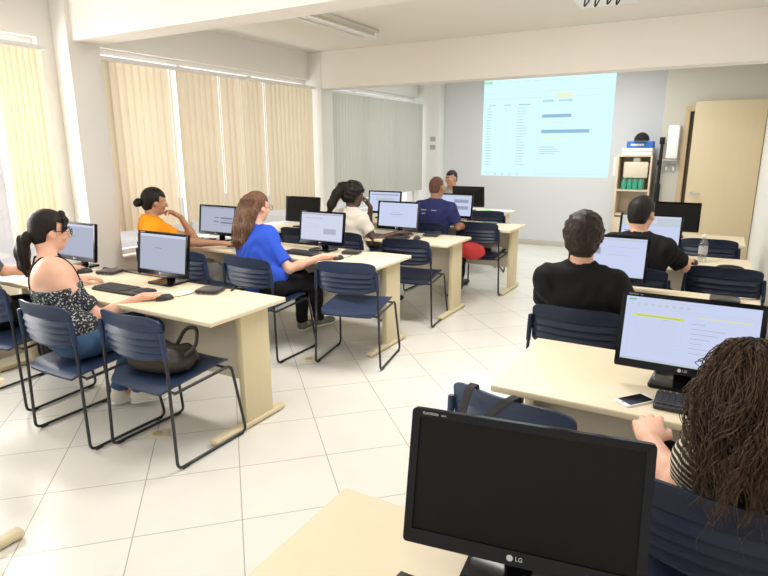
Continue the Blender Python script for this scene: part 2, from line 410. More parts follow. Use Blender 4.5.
# blinds
def blind(y0,y1,label,ang,gaps,z1,z0=.88,sp=.078,w=.089,m='blind'):
    root=empty('vertical_blind',(XL+.115,(y0+y1)/2,0)); tag(root,label,'blind','vertical fabric blinds on the window wall')
    yc=(y0+y1)/2
    MB().bounds(-.022,.022,RAIL.get(label,(y0,y1))[0]-yc,RAIL.get(label,(y0,y1))[1]-yc,z1,z1+.035).build('headrail',M['white_metal'],root,bevel=.004)
    mb=MB(); n=int((y1-y0)/sp)
    for i in range(n):
        y=y0+sp*(i+.5)
        a=ang+random.uniform(-5,5)
        for (g0,g1,ga) in gaps:
            if g0<y<g1: a=ga+random.uniform(-6,6)
        dx,dy=math.sin(R(a))*w/2,math.cos(R(a))*w/2
        bow=.006; nx,ny=-dy/(w/2)*bow,dx/(w/2)*bow
        P=[]
        for z in (z1,z0+random.uniform(-.004,.004)):
            for s,b in ((-1,0),(-.4,1),(.4,1),(1,0)):
                P.append((dx*s-nx*b,y-yc+dy*s-ny*b,z))
        mb.add(P,[(0,1,5,4),(1,2,6,5),(2,3,7,6)])
    o=mb.build('slats',M[m],root,smooth=60)
    return root
RAIL={}
L1b='beige vertical blind bunched at the edge of the bright nearest window'
RAIL[L1b]=(.5,2.86)
blind(2.43,2.80,L1b,48,[],2.36,sp=.045)
blind(3.30,6.34,'wide beige vertical blind between the two columns, with bright gaps between slats',18,[(4.02,4.16,-38),(4.60,4.70,-46),(4.95,5.02,-30),(5.30,5.37,-44)],2.345)
blind(6.66,9.5,'closed greyish vertical blind on the farthest window beside the projection wall',8,[],2.345,m='blind_grey')

# wall bits
def thing1(mb,name,m,label,cat,group=None,**kw):
    o=mb.build(name,m,**kw); tag(o,label,cat,group); return o
pc=MB()
pc.bounds(-4.545,-4.445,9.512,9.518,1.72,1.80)
thing1(pc,'wall_plate',[M['client_grey']],'upper grey plate on the corner column beside the far blind','plate','grey wall plates')
thing1(MB().bounds(-4.545,-4.445,9.512,9.518,1.58,1.66),'wall_plate',[M['client_grey']],'lower grey plate on the corner column beside the far blind','plate','grey wall plates')

# ceiling lamp
lr=empty('ceiling_lamp',(-3.36,4.93,ZC)); tag(lr,'white two-tube fluorescent ceiling fitting, switched off, left of centre','lamp')
MB().prism([(-.11,-.62),(.11,-.62),(.11,.62),(-.11,.62)],-.035,-.001).build('housing',M['lamp_housing'],lr,bevel=.006)
rf=MB(); rf.add([(-.03,-.6,-.036),(.03,-.6,-.036),(0,-.6,-.075),(-.03,.6,-.036),(.03,.6,-.036),(0,.6,-.075)],[(0,2,1),(3,4,5),(0,1,4,3),(1,2,5,4),(2,0,3,5)]); rf.build('reflector',M['white_metal'],lr)
for s in (-1,1):
    MB().cyl((s*.065,-.58,-.068),(s*.065,.58,-.068),.015,n=14).build('tube',M['tube'],lr)
    for e_ in (-1,1): MB().box((s*.065,e_*.595,-.058),(.03,.03,.055)).build('socket',M['white'],lr,bevel=.004)
# ceiling projector: only its underside dips into the frame
pj=empty('ceiling_projector',(-.69,3.70,ZC)); tag(pj,'projector hanging from the ceiling at the top edge of the frame','projector')
MB().bounds(-.16,.16,-.13,.13,-.385,-.26).build('body',M['white'],pj,bevel=.015)
MB().cyl((0,0,-.26),(0,0,-.001),.02).build('mount',M['white_metal'],pj)
MB().cyl((.02,.13,-.32),(.02,.16,-.32),.035,n=20).build('lens',M['bezel'],pj)
cb=MB()
for k,(x,y) in enumerate(((-.09,-.1),(-.03,-.11),(.03,-.09),(.08,-.1))):
    cb.tube(fillet([(x,y,-.384),(x,y-.02,-.43-.01*(k%2)),(x+.03,y-.02,-.39)],.02),.005,6)
cb.build('cables',M['cable'],pj)

# projection on the far wall
def rects(base,items,w,h,z=.0006):
    """flat picture: quads in local x (width), z (height); items (u0,v0,u1,v1,matindex)"""
    mb=MB()
    def q(u0,v0,u1,v1,mi,y): mb.add([(w*(u0-.5),y,h*(v0-.5)),(w*(u1-.5),y,h*(v0-.5)),(w*(u1-.5),y,h*(v1-.5)),(w*(u0-.5),y,h*(v1-.5))],[(0,1,2,3)],mi)
    q(0,0,1,1,base,0)
    for i,it in enumerate(items): q(*it[:4],it[4],-z*(1+.5*(it[5] if len(it)>5 else 0)))
    return mb
PM=[emit('projection_white',(.70,.97,1.0),.92),emit('projection_grey',(.50,.74,.80),.92),emit('projection_blue',(.30,.52,.72),.92),emit('projection_yellow',(.86,.90,.62),.92),emit('projection_green',(.40,.82,.62),.92),emit('projection_faint',(.62,.88,.93),.92)]
it=[(0,.955,.07,.985,4)]
it+=[(x,.965,x+.05,.975,5) for x in np.arange(.1,.55,.075)]
it+=[(.0,.80,1,.806,5),(.0,.86,1,.864,5),(.45,.03,.453,.86,5),(.0,.03,1,.035,5),(.02,.045,.05,.05,1)]
it+=[(.05,.735,.10,.742,2),(.17,.735,.23,.742,2),(.29,.735,.38,.742,2)]
for k in range(21):
    v=.70-k*.029
    it+=[(.03,v,.03+random.uniform(.03,.05),v+.009,1),(.17,v,.20,v+.006,5),(.28,v,.28+random.uniform(.05,.08),v+.007,1)]
it+=[(.58,.79,.70,.835,3),(.48,.755,.56,.775,1),(.60,.755,.70,.775,1),(.48,.60,.70,.632,2),(.48,.445,.84,.478,2),(.48,.55,.62,.556,3),(.48,.385,.68,.393,3)]
it+=[(.47,.30-k*.022,.47+.12+.02*(k%3),.309-k*.022,1) for k in range(4)]
it+=[(.58,.545,.64,.552,5)]
for k in range(5): it+=[(.05+.06*k,.012,.07+.06*k,.024,1)]
PX0,PX1,PZ0,PZ1=-3.66,-1.565,1.14,2.705
po=rects(0,it,PX1-PX0,PZ1-PZ0,.0012).build('projected_image',PM,smooth=0); po.location=((PX0+PX1)/2,YF-.001,(PZ0+PZ1)/2)
tag(po,'bright cyan-white projected spreadsheet on the far wall','projection')

# cabinet with things at the far wall
CX0,CX1,CY0,CY1=-1.375,-.905,9.25,9.70
cr=empty('cabinet',((CX0+CX1)/2,(CY0+CY1)/2,0)); tag(cr,'tall open wooden cabinet against the far wall right of the projection','cabinet')
cx=(CX1-CX0)/2; cy=(CY1-CY0)/2; CZ=1.50
for s in (-1,1): MB().bounds(s*cx-.012 if s<0 else cx-.024,s*cx+.024 if s<0 else cx,-cy,cy,0,CZ).build('side_panel',M['cab'],cr,bevel=.002)
MB().bounds(-cx+.02,cx-.02,cy-.012,cy,0,CZ).build('back_panel',M['cab_in'],cr)
for z in (.06,.62,.98,CZ-.024): MB().bounds(-cx+.012,cx-.024,-cy+.005,cy-.012,z,z+.024).build('shelf',M['cab'],cr,bevel=.002)
for s in (-1,1): 
    d_=MB().bounds(min(0,s*(cx-.02)),max(0,s*(cx-.02)),-cy-.016,-cy+.003,.06,.60).build('door',M['cab'],cr,bevel=.003)
    MB().ell((s*.03,-cy-.03,.5),(.012,.014,.012)).build('knob',M['steel'],d_)
ccx,ccy=(CX0+CX1)/2,(CY0+CY1)/2
o=empty('drink_machine',(ccx+.02,ccy-.08,1.004)); tag(o,'cream countertop machine on the upper cabinet shelf','machine')
MB().bounds(-.165,.165,-.11,.1,.17,.40).build('body',M['cream'],o,bevel=.015)
MB().bounds(-.05,.05,-.05,.05,.40,.46).build('cap',M['white'],o,bevel=.01)
MB().bounds(-.12,.12,-.03,.1,0,.16).build('stand',M['cream'],o,bevel=.01)
MB().bounds(-.02,.02,-.106,-.1,.22,.245).build('badge',M['port'],o)
bl=None
for k,x in enumerate((-.15,-.075,.0,.075)):
    b0=MB().lathe([(.034,0),(.037,.01),(.037,.10),(.02,.135),(.02,.158)],n=14).build('bottle',M['green_glass'],loc=(ccx+x+.03,CY0+.05+.012*(k%2),1.004))
    tag(b0,['leftmost green bottle on the upper cabinet shelf','second green bottle from the left on the cabinet shelf','third green bottle from the left on the cabinet shelf','rightmost green bottle on the upper cabinet shelf'][k],'bottle','green bottles on the cabinet shelf')
o=MB().bounds(-.205,.205,-.16,.16,0,.10).build('white_carton',M['paper'],loc=(ccx+.015,ccy-.02,CZ),bevel=.004); tag(o,'white carton lying on top of the wooden cabinet','box')
MB().bounds(-.206,.206,-.161,-.159,.045,.052).build('tape_line',M['client_grey'],o)
o=MB().bounds(-.175,.175,-.14,.14,0,.095).build('blue_carton',M['blue_box'],loc=(ccx+.04,ccy-.02,CZ+.10),bevel=.004); tag(o,'bright blue carton stacked on the white carton','box')
MB().bounds(-.12,.06,-.142,-.139,.03,.06).build('carton_print',M['white'],o)
cp=empty('cap',(ccx+.05,ccy-.06,CZ+.195)); tag(cp,'black cap resting on the blue carton','cap')
mb=MB(); mb.shell(lambda u,v,s: tuple(Vector((.105*math.sin(v*math.pi/2)*math.cos(2*math.pi*u),.12*math.sin(v*math.pi/2)*math.sin(2*math.pi*u),.012+.115*math.cos(v*math.pi/2)))*(1 if s==0 else .95)),24,10)
mb.build('crown',M['black_cloth'],cp)
mb=MB(); mb.prism([(.095*math.cos(a),-.05-.16*max(0,math.sin(a))**.6 if a>0 else 0) for a in np.linspace(.02,math.pi-.02,14)],.004,.012); mb.build('brim',M['black_cloth'],cp)
st=empty('folded_tripod',(-.80,9.2,0)); tag(st,'black folded stand leaning between cabinet and entrance wall','stand')
MB().cyl((0,0,.02),(.0,.06,1.70),.022,n=12).build('pole',M['black_cloth'],st)
for dx in (-.03,.03): MB().tube([(dx,-.02,.0),(dx*.8,.05,1.1)],.012,8).build('leg',M['black_cloth'],st)
MB().box((.0,.055,1.70),(.07,.05,.10)).build('head',M['bezel_matte'],st,bevel=.01)
MB().box((-.01,.045,1.40),(.06,.06,.08)).build('collar',M['bezel_matte'],st,bevel=.01)
o=MB().bounds(-1.50,-1.42,YF-.005,YF,1.18,1.46).build('paper_sheet',M['paper']); tag(o,'white sheet pinned to the far wall left of the cabinet','paper')
# towel dispenser on the entrance wall
dr=empty('towel_dispenser',(-.665,YB,1.45)); tag(dr,'white paper towel dispenser on the entrance wall beside the door frame','dispenser')
MB().bounds(-.075,.075,-.11,-.001,0,.46).build('cover',M['white'],dr,bevel=.02)
MB().bounds(-.11,.09,-.13,-.001,-.03,-.006).build('ledge',M['client_grey'],dr,bevel=.004)
for k,x in enumerate((-.72,-.63)):
    o=MB().bounds(x-.03,x+.03,YB-.012,YB-.001,1.26,1.37).build('wall_switch',M['client_grey'],bevel=.003)
    tag(o,['left of two grey wall switches below the towel dispenser','right of two grey wall switches below the towel dispenser'][k],'switch','grey wall switches')
    MB().bounds(x-.012,x+.012,YB-.017,YB-.012,1.29,1.34).build('rocker',M['white'],o,bevel=.002)

# ------------------------------------------------------------------ desks
def desk(x0,x1,y0,y1,label,left_leg=True,right_leg=True):
    cx_,cy_=(x0+x1)/2,(y0+y1)/2; hx,hy=(x1-x0)/2,(y1-y0)/2
    root=empty('computer_desk',(cx_,cy_,0)); tag(root,label,'desk','cream computer desks')
    MB().bounds(-hx,hx,-hy,hy,.712,.74).build('desktop',M['desk'],root,bevel=.007,seg=3)
    for s,on in ((-1,left_leg),(1,right_leg)):
        if not on: continue
        x=s*(hx-.075)
        lg=MB().bounds(x-.022,x+.022,-.035,.20,.03,.712).build('leg_panel',M['desk_leg'],root,bevel=.008)
        fp=MB(); fp.bounds(x-.03,x+.03,-hy+.02,hy-.0,.006,.042)
        fp.build('foot',M['desk_leg'],lg,bevel=.014,seg=3)
        for yy in (-hy+.06,hy-.05): MB().cyl((x,yy,0),(x,yy,.008),.018,n=10).build('glide',M['port'],lg)
    MB().bounds(-hx+.1,hx-.1,.06,.078,.26,.712).build('modesty_panel',M['modesty'],root,bevel=.002)
    return root
DT=.74
desk(-4.70,-2.36,.48,1.10,'nearest left desk, only its corner and one foot at the left edge of the frame')
desk(-4.58,-2.21,2.03,2.64,'cream desk of the woman with the ponytail, first full desk on the left')
desk(-4.72,-2.19,3.66,4.26,'cream desk of the woman in royal blue, second full desk on the left')
desk(-4.70,-2.13,4.86,5.46,'cream desk of the woman in the cream blouse, third full desk on the left')
desk(-4.70,-1.93,6.07,6.67,'farthest student desk on the left, in front of the man in navy')
desk(-.78,.27,.52,1.14,'nearest right desk, in the foreground under the dark switched-off monitor')
desk(-.678,.27,1.98,2.63,'right desk carrying the white phone, used by the curly-haired woman')
desk(-.66,.27,3.38,3.98,'right desk directly in front of the brown-haired man in black')
desk(-.66,.27,4.76,5.36,'right desk with the clear water bottle, in front of the black-haired man')
desk(-.66,.25,6.16,6.76,'farthest right desk with the dark monitor near the door')
desk(-3.75,-2.52,7.52,8.14,'teacher desk at the front of the room with green papers')

# ------------------------------------------------------------------ chairs
def make_chair(pl,name='sled_chair'):
    root=empty(name)
    # back shell with horizontal louvres
    def back(u,v,s):
        z=.578+.247*v
        hw=.228
        xx=(u-.5)*2
        # rounded corners
        rc=.30 if v>.5 else .34
        q=abs(v-.5)*2
        c=max(0,(q-.55)/.45)
        hwv=hw*(1-.16*c**3)
        x=xx*hwv
        y=-.030-.03*(v-.5)+.045*(xx*xx)-.012*max(0,(v-.8)/.2)**2
        sag=.014*c**2*(xx**4)*(-1 if v>.5 else 1)
        z+=sag
        lou=0
        if .06<v<.66 and abs(xx)<.93:
            f=((v-.06)/.15)%1.0
            lou=.023*(f-.5)*min(1,(.93-abs(xx))/.10)
        th=.0055
        return (x,y+lou+(th if s==0 else -th),z)
    MB().shell(back,24,60).build('backrest',pl,root,smooth=50)
    def seat(u,v,s):
        xx=(u-.5)*2; q=max(0,(abs(v-.5)*2-.6)/.4)
        hw=.225*(1-.14*q**3); x=xx*hw
        y=-.01+.475*v
        z=.430+.040*v-.016*(1-xx**2)*math.sin(math.pi*min(1,v*1.15))+.006*xx**4
        if v>.82: z-=.028*((v-.82)/.18)**2
        if v<.14: z-=.022*((.14-v)/.14)**2
        th=.006
        return (x,y,z+(th if s==0 else -th))
    MB().shell(seat,20,24).build('seat',pl,root,smooth=60)
    for s in (-1,1):
        p=fillet([(s*.235,-.002,.75),(s*.244,.006,.56),(s*.262,0,.012),(s*.262,.50,.012),(s*.236,.440,.432),(s*.222,.05,.402)],.04)
        sl=MB().tube(p,.0085,10).build('sled_leg',M['rod'],root)
        for y in (.05,.45): MB().tube([(s*.262,y-.02,.010),(s*.262,y+.02,.010)],.0105,8).build('glide',M['port'],sl)
        sv=MB().tube([(s*.2345,-.002,.745),(s*.2385,.002,.68),(s*.243,.006,.60)],[.013,.0135,.012],10)
        sv.build('back_sleeve',pl,root)
    MB().tube([(-.225,.40,.430),(.225,.40,.430)],.007,8).build('crossbar',M['rod'],root)
    MB().tube([(-.225,.06,.402),(.225,.06,.402)],.007,8).build('crossbar',M['rod'],root)
    return root
cb_=make_chair(M['plastic_blue']); cn_=make_chair(M['plastic_navy'])
used=set()
def chair(x,y,rz,label,proto,group):
    o=proto if proto.name not in used else copy_tree(proto)
    used.add(proto.name)
    o.location=(x,y,0); o.rotation_euler=(0,0,R(rz)); tag(o,label,'chair',group)
    return o
GL='blue chairs on the left side'; GR='navy chairs on the right side'
chair(-2.515,1.78,0,'empty blue chair holding the brown handbag, at the first left desk',cb_,GL)
chair(-3.09,1.68,0,'blue chair under the woman with the ponytail and glasses',cb_,GL)
chair(-3.88,1.76,4,'blue chair at the left edge of the frame, behind the ponytailed woman',cb_,GL)
chair(-2.295,3.42,11.7,'empty blue chair right of the woman in royal blue, second left desk',cb_,GL)
chair(-3.06,3.21,0,'blue chair under the long-haired woman in royal blue',cb_,GL)
chair(-4.26,3.31,-8,'blue chair under the woman in the orange shirt',cb_,GL)
chair(-3.72,3.20,0,'empty blue chair between the woman in orange and the woman in royal blue',cb_,GL)
chair(-4.30,4.70,0,'empty navy chair nearest the blinds, below the dark monitor',cn_,GL)
chair(-3.74,4.70,0,'empty navy chair between the dark monitor and woman in the cream blouse',cn_,GL)
chair(-3.18,4.68,0,'navy chair under the woman in the cream blouse',cn_,GL)
chair(-2.42,4.58,7,'empty navy chair at the end of the third left desk',cn_,GL)
chair(-2.78,5.72,0,'navy chair under the man in the navy t-shirt',cn_,GL)
chair(-2.28,6.02,3,'dark chair with the red bundle at the end of the farthest left desk',cn_,GL)
chair(-2.60,7.16,28,'dark chair standing askew beside the teacher desk',cn_,GL)
chair(-3.60,8.60,180,'dark chair of the teacher behind the teacher desk',cn_,GL)
chair(-.53,1.76,-11,'empty navy chair with bag straps over its back, behind the foreground monitor',cb_,GR)
chair(.10,1.46,-4,'navy chair under the curly-haired woman at lower right',cn_,GR)
chair(-.575,2.98,0,'navy chair under the brown-haired man in black',cn_,GR)
chair(-.47,4.22,0,'navy chair under the black-haired man in black',cn_,GR)
chair(.085,4.52,0,'empty navy chair at the right edge behind the large lit monitor',cn_,GR)
chair(-.04,5.88,0,'empty navy chair behind the water bottle, near the door',cn_,GR)

# ------------------------------------------------------------------ monitors
SM=[emit('screen_white',(.72,.76,.92),.80),emit('screen_lav',(.50,.53,.66),.80),emit('screen_grey',(.40,.43,.54),.80),emit('screen_text',(.22,.24,.33),.80),
    emit('screen_green',(.13,.50,.25),.80),emit('screen_yellow',(.75,.85,.10),.80),emit('screen_pale',(.60,.68,.75),.80),emit('screen_yellow_pale',(.80,.83,.45),.80),emit('screen_bluewhite',(.66,.73,.98),.80)]
def scr_items(kind):
    r=[]
    if kind=='doc':
        r=[(.0,.93,1,1,0),(.32,.62,.48,.635,3),(.33,.52,.38,.528,2),(.33,.48,.42,.487,2),(.0,0,1,.03,2)]
    elif kind=='form':
        r=[(.0,.94,1,1,2),(.42,.56,.55,.60,3),(.40,.40,.55,.44,3),(.60,.54,.95,.60,3),(.60,.46,.95,.50,2),(.60,.36,.95,.42,3),(.60,.28,.9,.31,2),(.40,.28,.5,.31,2),(0,0,1,.03,2)]
    elif kind=='sheet':
        r=[(0,.0,1,1,8)]
        r+=[(.02,.945,.08,.965,4,1),(.09,.95,.6,.957,6,1),(0,.84,1,.845,6,1),(0,.80,1,.803,6,1)]
        r+=[(.03+.055*k,.87,.06+.055*k,.915,6,1) for k in range(9)]
        r+=[(.07,.695,.455,.735,5,1),(.10,.71,.43,.716,3,2),(.30,.672,.36,.677,2,1),(.58,.765,.95,.785,7,1),(.60,.71,.93,.714,6,1)]
        for k in range(15): r.append((.08,.64-.037*k,.42+.02*math.sin(k*3),.645-.037*k,6,1))
        for k in range(7): r.append((.52,.67-.075*k,.62+.2*((k*7)%4)/4,.677-.075*k,2,1))
        r+=[(.455,.05,.457,.8,6,1),(.04,.05,.043,.8,6,1),(0,.0,1,.035,6,1)]
    elif kind=='split':
        r=[(0,0,1,1,8),(.0,.93,1,.97,6,1),(.03,.55,.40,.72,2,1),(.05,.60,.36,.61,3,2),(.05,.66,.30,.67,3,2),(.03,.80,.25,.82,3,1),(.5,.76,.9,.765,2,1),(.5,.55,.8,.555,2,1),(.0,0,1,.03,6,1)]
    elif kind=='green':
        r=[(0,0,1,1,8),(0,.66,1,.94,6,1),(.35,.74,.6,.9,0,2),(.05,.70,.3,.9,7,2),(.65,.72,.95,.88,6,2),(.05,.48,.45,.50,3,1),(0,.94,1,1,0,1)]
    elif kind=='light':
        r=[(0,0,1,1,0),(.0,.94,1,.97,2,1),(.55,.25,.85,.45,1,1),(.1,.8,.5,.815,2,1),(.55,.3,.8,.305,2,2),(.55,.36,.82,.365,2,2),(.1,.6,.4,.605,1,1),(.1,.5,.42,.505,1,1),(0,0,1,.03,2,1)]
    elif kind=='light2':
        r=[(0,0,1,1,8),(.3,.5,.62,.53,2,1),(.3,.42,.7,.425,1,1),(.35,.60,.55,.61,2,1),(0,0,1,.04,6,1)]
    elif kind=='light3':
        r=[(0,0,1,1,8),(.5,.62,.92,.80,2,1),(.5,.30,.92,.48,2,1),(.52,.7,.85,.72,3,2),(.52,.38,.85,.40,3,2),(0,.93,1,1,6,1)]
    elif kind=='blue':
        r=[(0,0,1,1,8),(.05,.84,.95,.90,2,1),(.2,.55,.8,.75,6,1),(.25,.3,.7,.32,2,1),(.2,.6,.75,.62,2,2),(.25,.42,.6,.44,2,1)]
    return r
Wm,Hm=.475,.287
logoV,logoF=text_mesh('LG',.0125); flV,flF=text_mesh('FLATRON',.0075); fl2V,fl2F=text_mesh('E2041',.0045)
proto_m=None
def make_monitor():
    root=empty('computer_monitor')
    hb=empty('pivot') if False else None
    return root
mon_parts={}
def monitor(x,y,rz,tilt,kind,label,z=DT,back=False):
    root=empty('computer_monitor',(x,y,z),rz); tag(root,label,'monitor','black flat computer monitors')
    T=Matrix.Translation((0,-.0,.20))@Matrix.Rotation(R(-tilt),4,'X')
    def put(key,fn,name,parent,tl=True):
        if key not in mon_parts:
            o=fn(); mon_parts[key]=o; o.name=name; o.parent=parent
        else:
            o=mon_parts[key].copy(); C.objects.link(o); o.parent=parent; o.name=name
        o.matrix_parent_inverse=Matrix.Identity(4)
        o.matrix_basis=T if tl else Matrix.Identity(4)
        return o
    def f_bez():
        mb=MB(); w,h=Wm/2,Hm/2; t=.017; tb=.030
        # frame ring
        out=rrect(Wm,Hm,.008,4); inn=[(max(-w+t,min(w-t,px)),max(-h+tb,min(h-t,py))) for px,py in out]
        n=len(out)
        V=[(px,-.012,py) for px,py in out]+[(px,-.010,py) for px,py in inn]+[(px,.004,py) for px,py in out]+[(px,-.004,py) for px,py in inn]
        F=[]
        for i in range(n):
            j=(i+1)%n
            F+= [(i,j,n+j,n+i),(i,2*n+i,2*n+j,j),(n+i,n+j,3*n+j,3*n+i)]
        mb.add(V,F); 
        return mb.build('bezel',M['bezel'],smooth=30)
    def f_back():
        mb=MB(); P=[]
        levels=[(1,.003),(.985,.016),(.80,.034),(.5,.043)]
        out=rrect(Wm,Hm,.008,4); n=len(out)
        V=[(px*s,yy,py*s) for s,yy in levels for px,py in out]; F=[]
        for l in range(len(levels)-1):
            for i in range(n):
                j=(i+1)%n; F.append((l*n+i,l*n+j,(l+1)*n+j,(l+1)*n+i))
        F.append(tuple((len(levels)-1)*n+i for i in range(n))); F.append(tuple(range(n)))
        mb.add(V,F); return mb.build('back_cover',M['bezel_matte'],smooth=40)
    def f_neck():
        mb=MB(); mb.prism([(-.032,.035),(.032,.035),(.026,.062),(-.026,.062)],.012,.19); return mb.build('neck',M['bezel'],bevel=.004)
    def f_base():
        mb=MB(); mb.prism([(px*(1.0 if py<0 else .92),py+.02) for px,py in rrect(.225,.17,.02,5)],0,.014); return mb.build('base',M['bezel'],bevel=.004)
    def f_logo():
        mb=MB(); zz=-Hm/2+.0155
        mb.add([(px+.006,-.0125-pz,py+zz) for px,py,pz in logoV],logoF)
        n=20; r=.0066
        mb.add([(-.012,-.0128,zz)]+[(-.012+r*math.cos(2*math.pi*k/n),-.0128,zz+r*math.sin(2*math.pi*k/n)) for k in range(n)],[(0,k+1,(k+1)%n+1) for k in range(n)])
        return mb.build('logo',M['logo'],smooth=0)
    def f_txt():
        mb=MB(); zz=Hm/2-.0085
        mb.add([(px-Wm/2+.040,-.0125-pz,py+zz) for px,py,pz in flV],flF); mb.add([(px-Wm/2+.069,-.0125-pz,py+zz-.0005) for px,py,pz in fl2V],fl2F)
        return mb.build('model_lettering',M['logo'],smooth=0)
    b=put('bezel',f_bez,'bezel',root); put('back',f_back,'back_cover',root); put('neck',f_neck,'neck',root,False); put('base',f_base,'base',root,False)
    put('logo',f_logo,'logo',b); put('txt',f_txt,'model_lettering',b)
    for o in (c for c in b.children): o.matrix_basis=Matrix.Identity(4)
    sw,sh=Wm-.034,Hm-.047
    if kind=='off': mb=rects(0,[],sw,sh); mm=[M['scr_off']]
    else: mb=rects(1 if kind in('doc','form') else 0,scr_items(kind),sw,sh,.00015); mm=SM
    s=mb.build('screen',mm,root,smooth=0); s.matrix_basis=T@Matrix.Translation((0,-.0055,.0065))
    return root
def mon(x,ytop,rz,tilt,kind,label): return monitor(x,ytop-.14*math.sin(R(tilt)),rz,tilt,kind,label)
mon(-4.17,2.60,0,7,'doc','lit monitor at the left end of the first desk, behind the ponytailed woman\'s face')
mon(-3.145,2.55,0,8,'doc','lit monitor in the middle of the first left desk, in front of the handbag chair')
mon(-4.19,4.06,0,8,'form','lit monitor by the blinds on the desk of the woman in orange')
mon(-2.98,4.10,0,8,'light','lit monitor the woman in royal blue faces')
mon(-4.09,5.26,0,6,'off','switched-off dark monitor by the blinds on the third left desk')
mon(-2.845,5.24,0,8,'light2','lit monitor the woman in the cream blouse faces')
mon(-3.70,6.45,0,8,'blue','lit monitor at the window end of the farthest left desk')
mon(-2.745,6.45,0,8,'light3','lit monitor the man in navy faces')
mon(-3.10,7.78,180,6,'off','black back of the teacher monitor on the teacher desk')
mon(-.278,1.065,9.5,13,'off','large switched-off monitor in the foreground with silver lettering')
mon(-.046,2.345,0,14,'sheet','lit monitor with yellow-green highlighted spreadsheet, in front of the curly-haired woman')
mon(-.575,3.85,0,12,'split','lit monitor the brown-haired man in black faces')
mon(-.47,5.22,0,12,'green','lit monitor the black-haired man faces')
mon(-.385,6.46,0,6,'off','switched-off dark monitor on the farthest right desk near the door')

# ------------------------------------------------------------------ keyboards, mice, clients
def keyboard(x,y,rz,label):
    root=empty('keyboard',(x,y,DT),rz); tag(root,label,'keyboard','black computer keyboards')
    mb=MB(); mb.prism(rrect(.44,.148,.012,4),0,.016); mb.build('case',M['key'],root,bevel=.004)
    k=MB()
    for r in range(6):
        n=14 if r<5 else 9
        for c in range(n):
            w=.0165 if r<5 else (.09 if c==3 else .0165)
            xx=-.205+c*.0205 if r<5 else -.205+c*.0205+(.075 if c>3 else 0)+(.0375 if c==3 else 0)
            k.box((xx,.058-r*.0215,.0185),(w,.0165,.007))
    for r in range(5):
        for c in range(4): k.box((.142+c*.0205,.058-r*.0215,.0185),(.0165,.0165,.007))
    k.bounds(-.212,.212,-.062,.068,.0145,.0168)
    k.build('keys',M['keycap'],root,smooth=0)
    return root
kb0=keyboard(-3.21,2.26,2,'black keyboard in front of the middle monitor of the first left desk')
def kcopy(x,y,rz,label,z=DT):
    o=copy_tree(kb0); o.location=(x,y,z); o.rotation_euler=(0,0,R(rz)); tag(o,label,'keyboard','black computer keyboards'); return o
kcopy(-4.22,2.30,0,'black keyboard under the window-side monitor of the first left desk')
kcopy(-2.98,3.86,-3,'black keyboard before the woman in royal blue')
kcopy(-4.42,3.93,14,'black keyboard before the monitor of the woman in orange')
kcopy(-2.85,5.02,0,'black keyboard before the woman in the cream blouse')
kcopy(-2.72,6.22,0,'black keyboard before the man in navy')
kcopy(.10,2.13,0,'black keyboard before the curly-haired woman, mostly under her hair')
kcopy(-.50,3.56,0,'black keyboard before the brown-haired man in black')
kcopy(-.45,4.92,0,'black keyboard before the black-haired man')
kcopy(-.272,.852,2,'black keyboard whose corner shows at the bottom edge on the nearest desk')
def mouse(x,y,rz,label):
    root=empty('computer_mouse',(x,y,DT),rz); tag(root,label,'mouse','black computer mice')
    mb=MB(); mb.shell(lambda u,v,s: ((.031*math.sin(v*math.pi/2)*math.cos(2*math.pi*u)),(.055*math.sin(v*math.pi/2)*math.sin(2*math.pi*u)),(.002+.034*math.cos(v*math.pi/2)**.8 if s==0 else .001)),20,8)
    mb.build('shell',M['key'],root)
    MB().cyl((-.003,.03,.031),(.003,.03,.031),.006,n=10).build('wheel',M['client_grey'],root)
    MB().tube(fillet([(0,.054,.008),(.0,.12,.004),(-.03,.2,.004),(-.08,.24,.004)],.05),.002,6).build('cord',M['cable'],root)
    return root
ms0=mouse(-2.80,2.235,-15,'black mouse under the right hand of the ponytailed woman')
def mcopy(x,y,rz,label):
    o=copy_tree(ms0); o.location=(x,y,DT); o.rotation_euler=(0,0,R(rz)); tag(o,label,'mouse','black computer mice')
mcopy(-3.945,2.475,-25,'black mouse at the window end of the first left desk, under a reaching hand')
mcopy(-2.62,3.80,-10,'black mouse under the hand of the woman in royal blue')
mcopy(-3.84,3.86,-20,'black mouse beside the outstretched arm of the woman in orange')
mcopy(-2.54,5.05,0,'black mouse beside the keyboard of the woman in the cream blouse')
mcopy(-.12,4.98,0,'black mouse under the right hand of the black-haired man')
def client(x,y,rz,label):
    root=empty('thin_client',(x,y,DT),rz); tag(root,label,'mini computer','small flat mini computers')
    MB().prism(rrect(.155,.13,.02,4),.006,.026).build('lid',M['client'],root,bevel=.005)
    MB().prism(rrect(.150,.126,.02,4),0.002,.012).build('case',M['client_grey'],root,bevel=.002)
    for x_ in (-.045,-.012,.02,.05): MB().box((x_,-.063,.009),(.016,.004,.008)).build('port',M['port'],root)
    MB().tube(fillet([(.06,.06,.012),(.1,.11,.008),(.16,.12,.005),(.2,.2,.004)],.04),.003,6).build('cord',M['cable'],root)
    return root
tc0=client(-2.70,2.50,18,'small black mini computer right of the middle monitor on the first left desk')
def ccopy(x,y,rz,label):
    o=copy_tree(tc0); o.location=(x,y,DT); o.rotation_euler=(0,0,R(rz)); tag(o,label,'mini computer','small flat mini computers')
ccopy(-3.76,2.55,18,'small black mini computer between the two monitors of the first left desk')
ccopy(-2.665,4.07,15,'small black mini computer beside the monitor of the woman in royal blue')
ccopy(-2.50,5.30,8,'small black mini computer near the end of the third left desk')
ccopy(.09,3.80,0,'small black mini computer peeking over the yellow-highlighted monitor')
ccopy(-2.30,6.47,8,'small black mini computer on the farthest left desk')
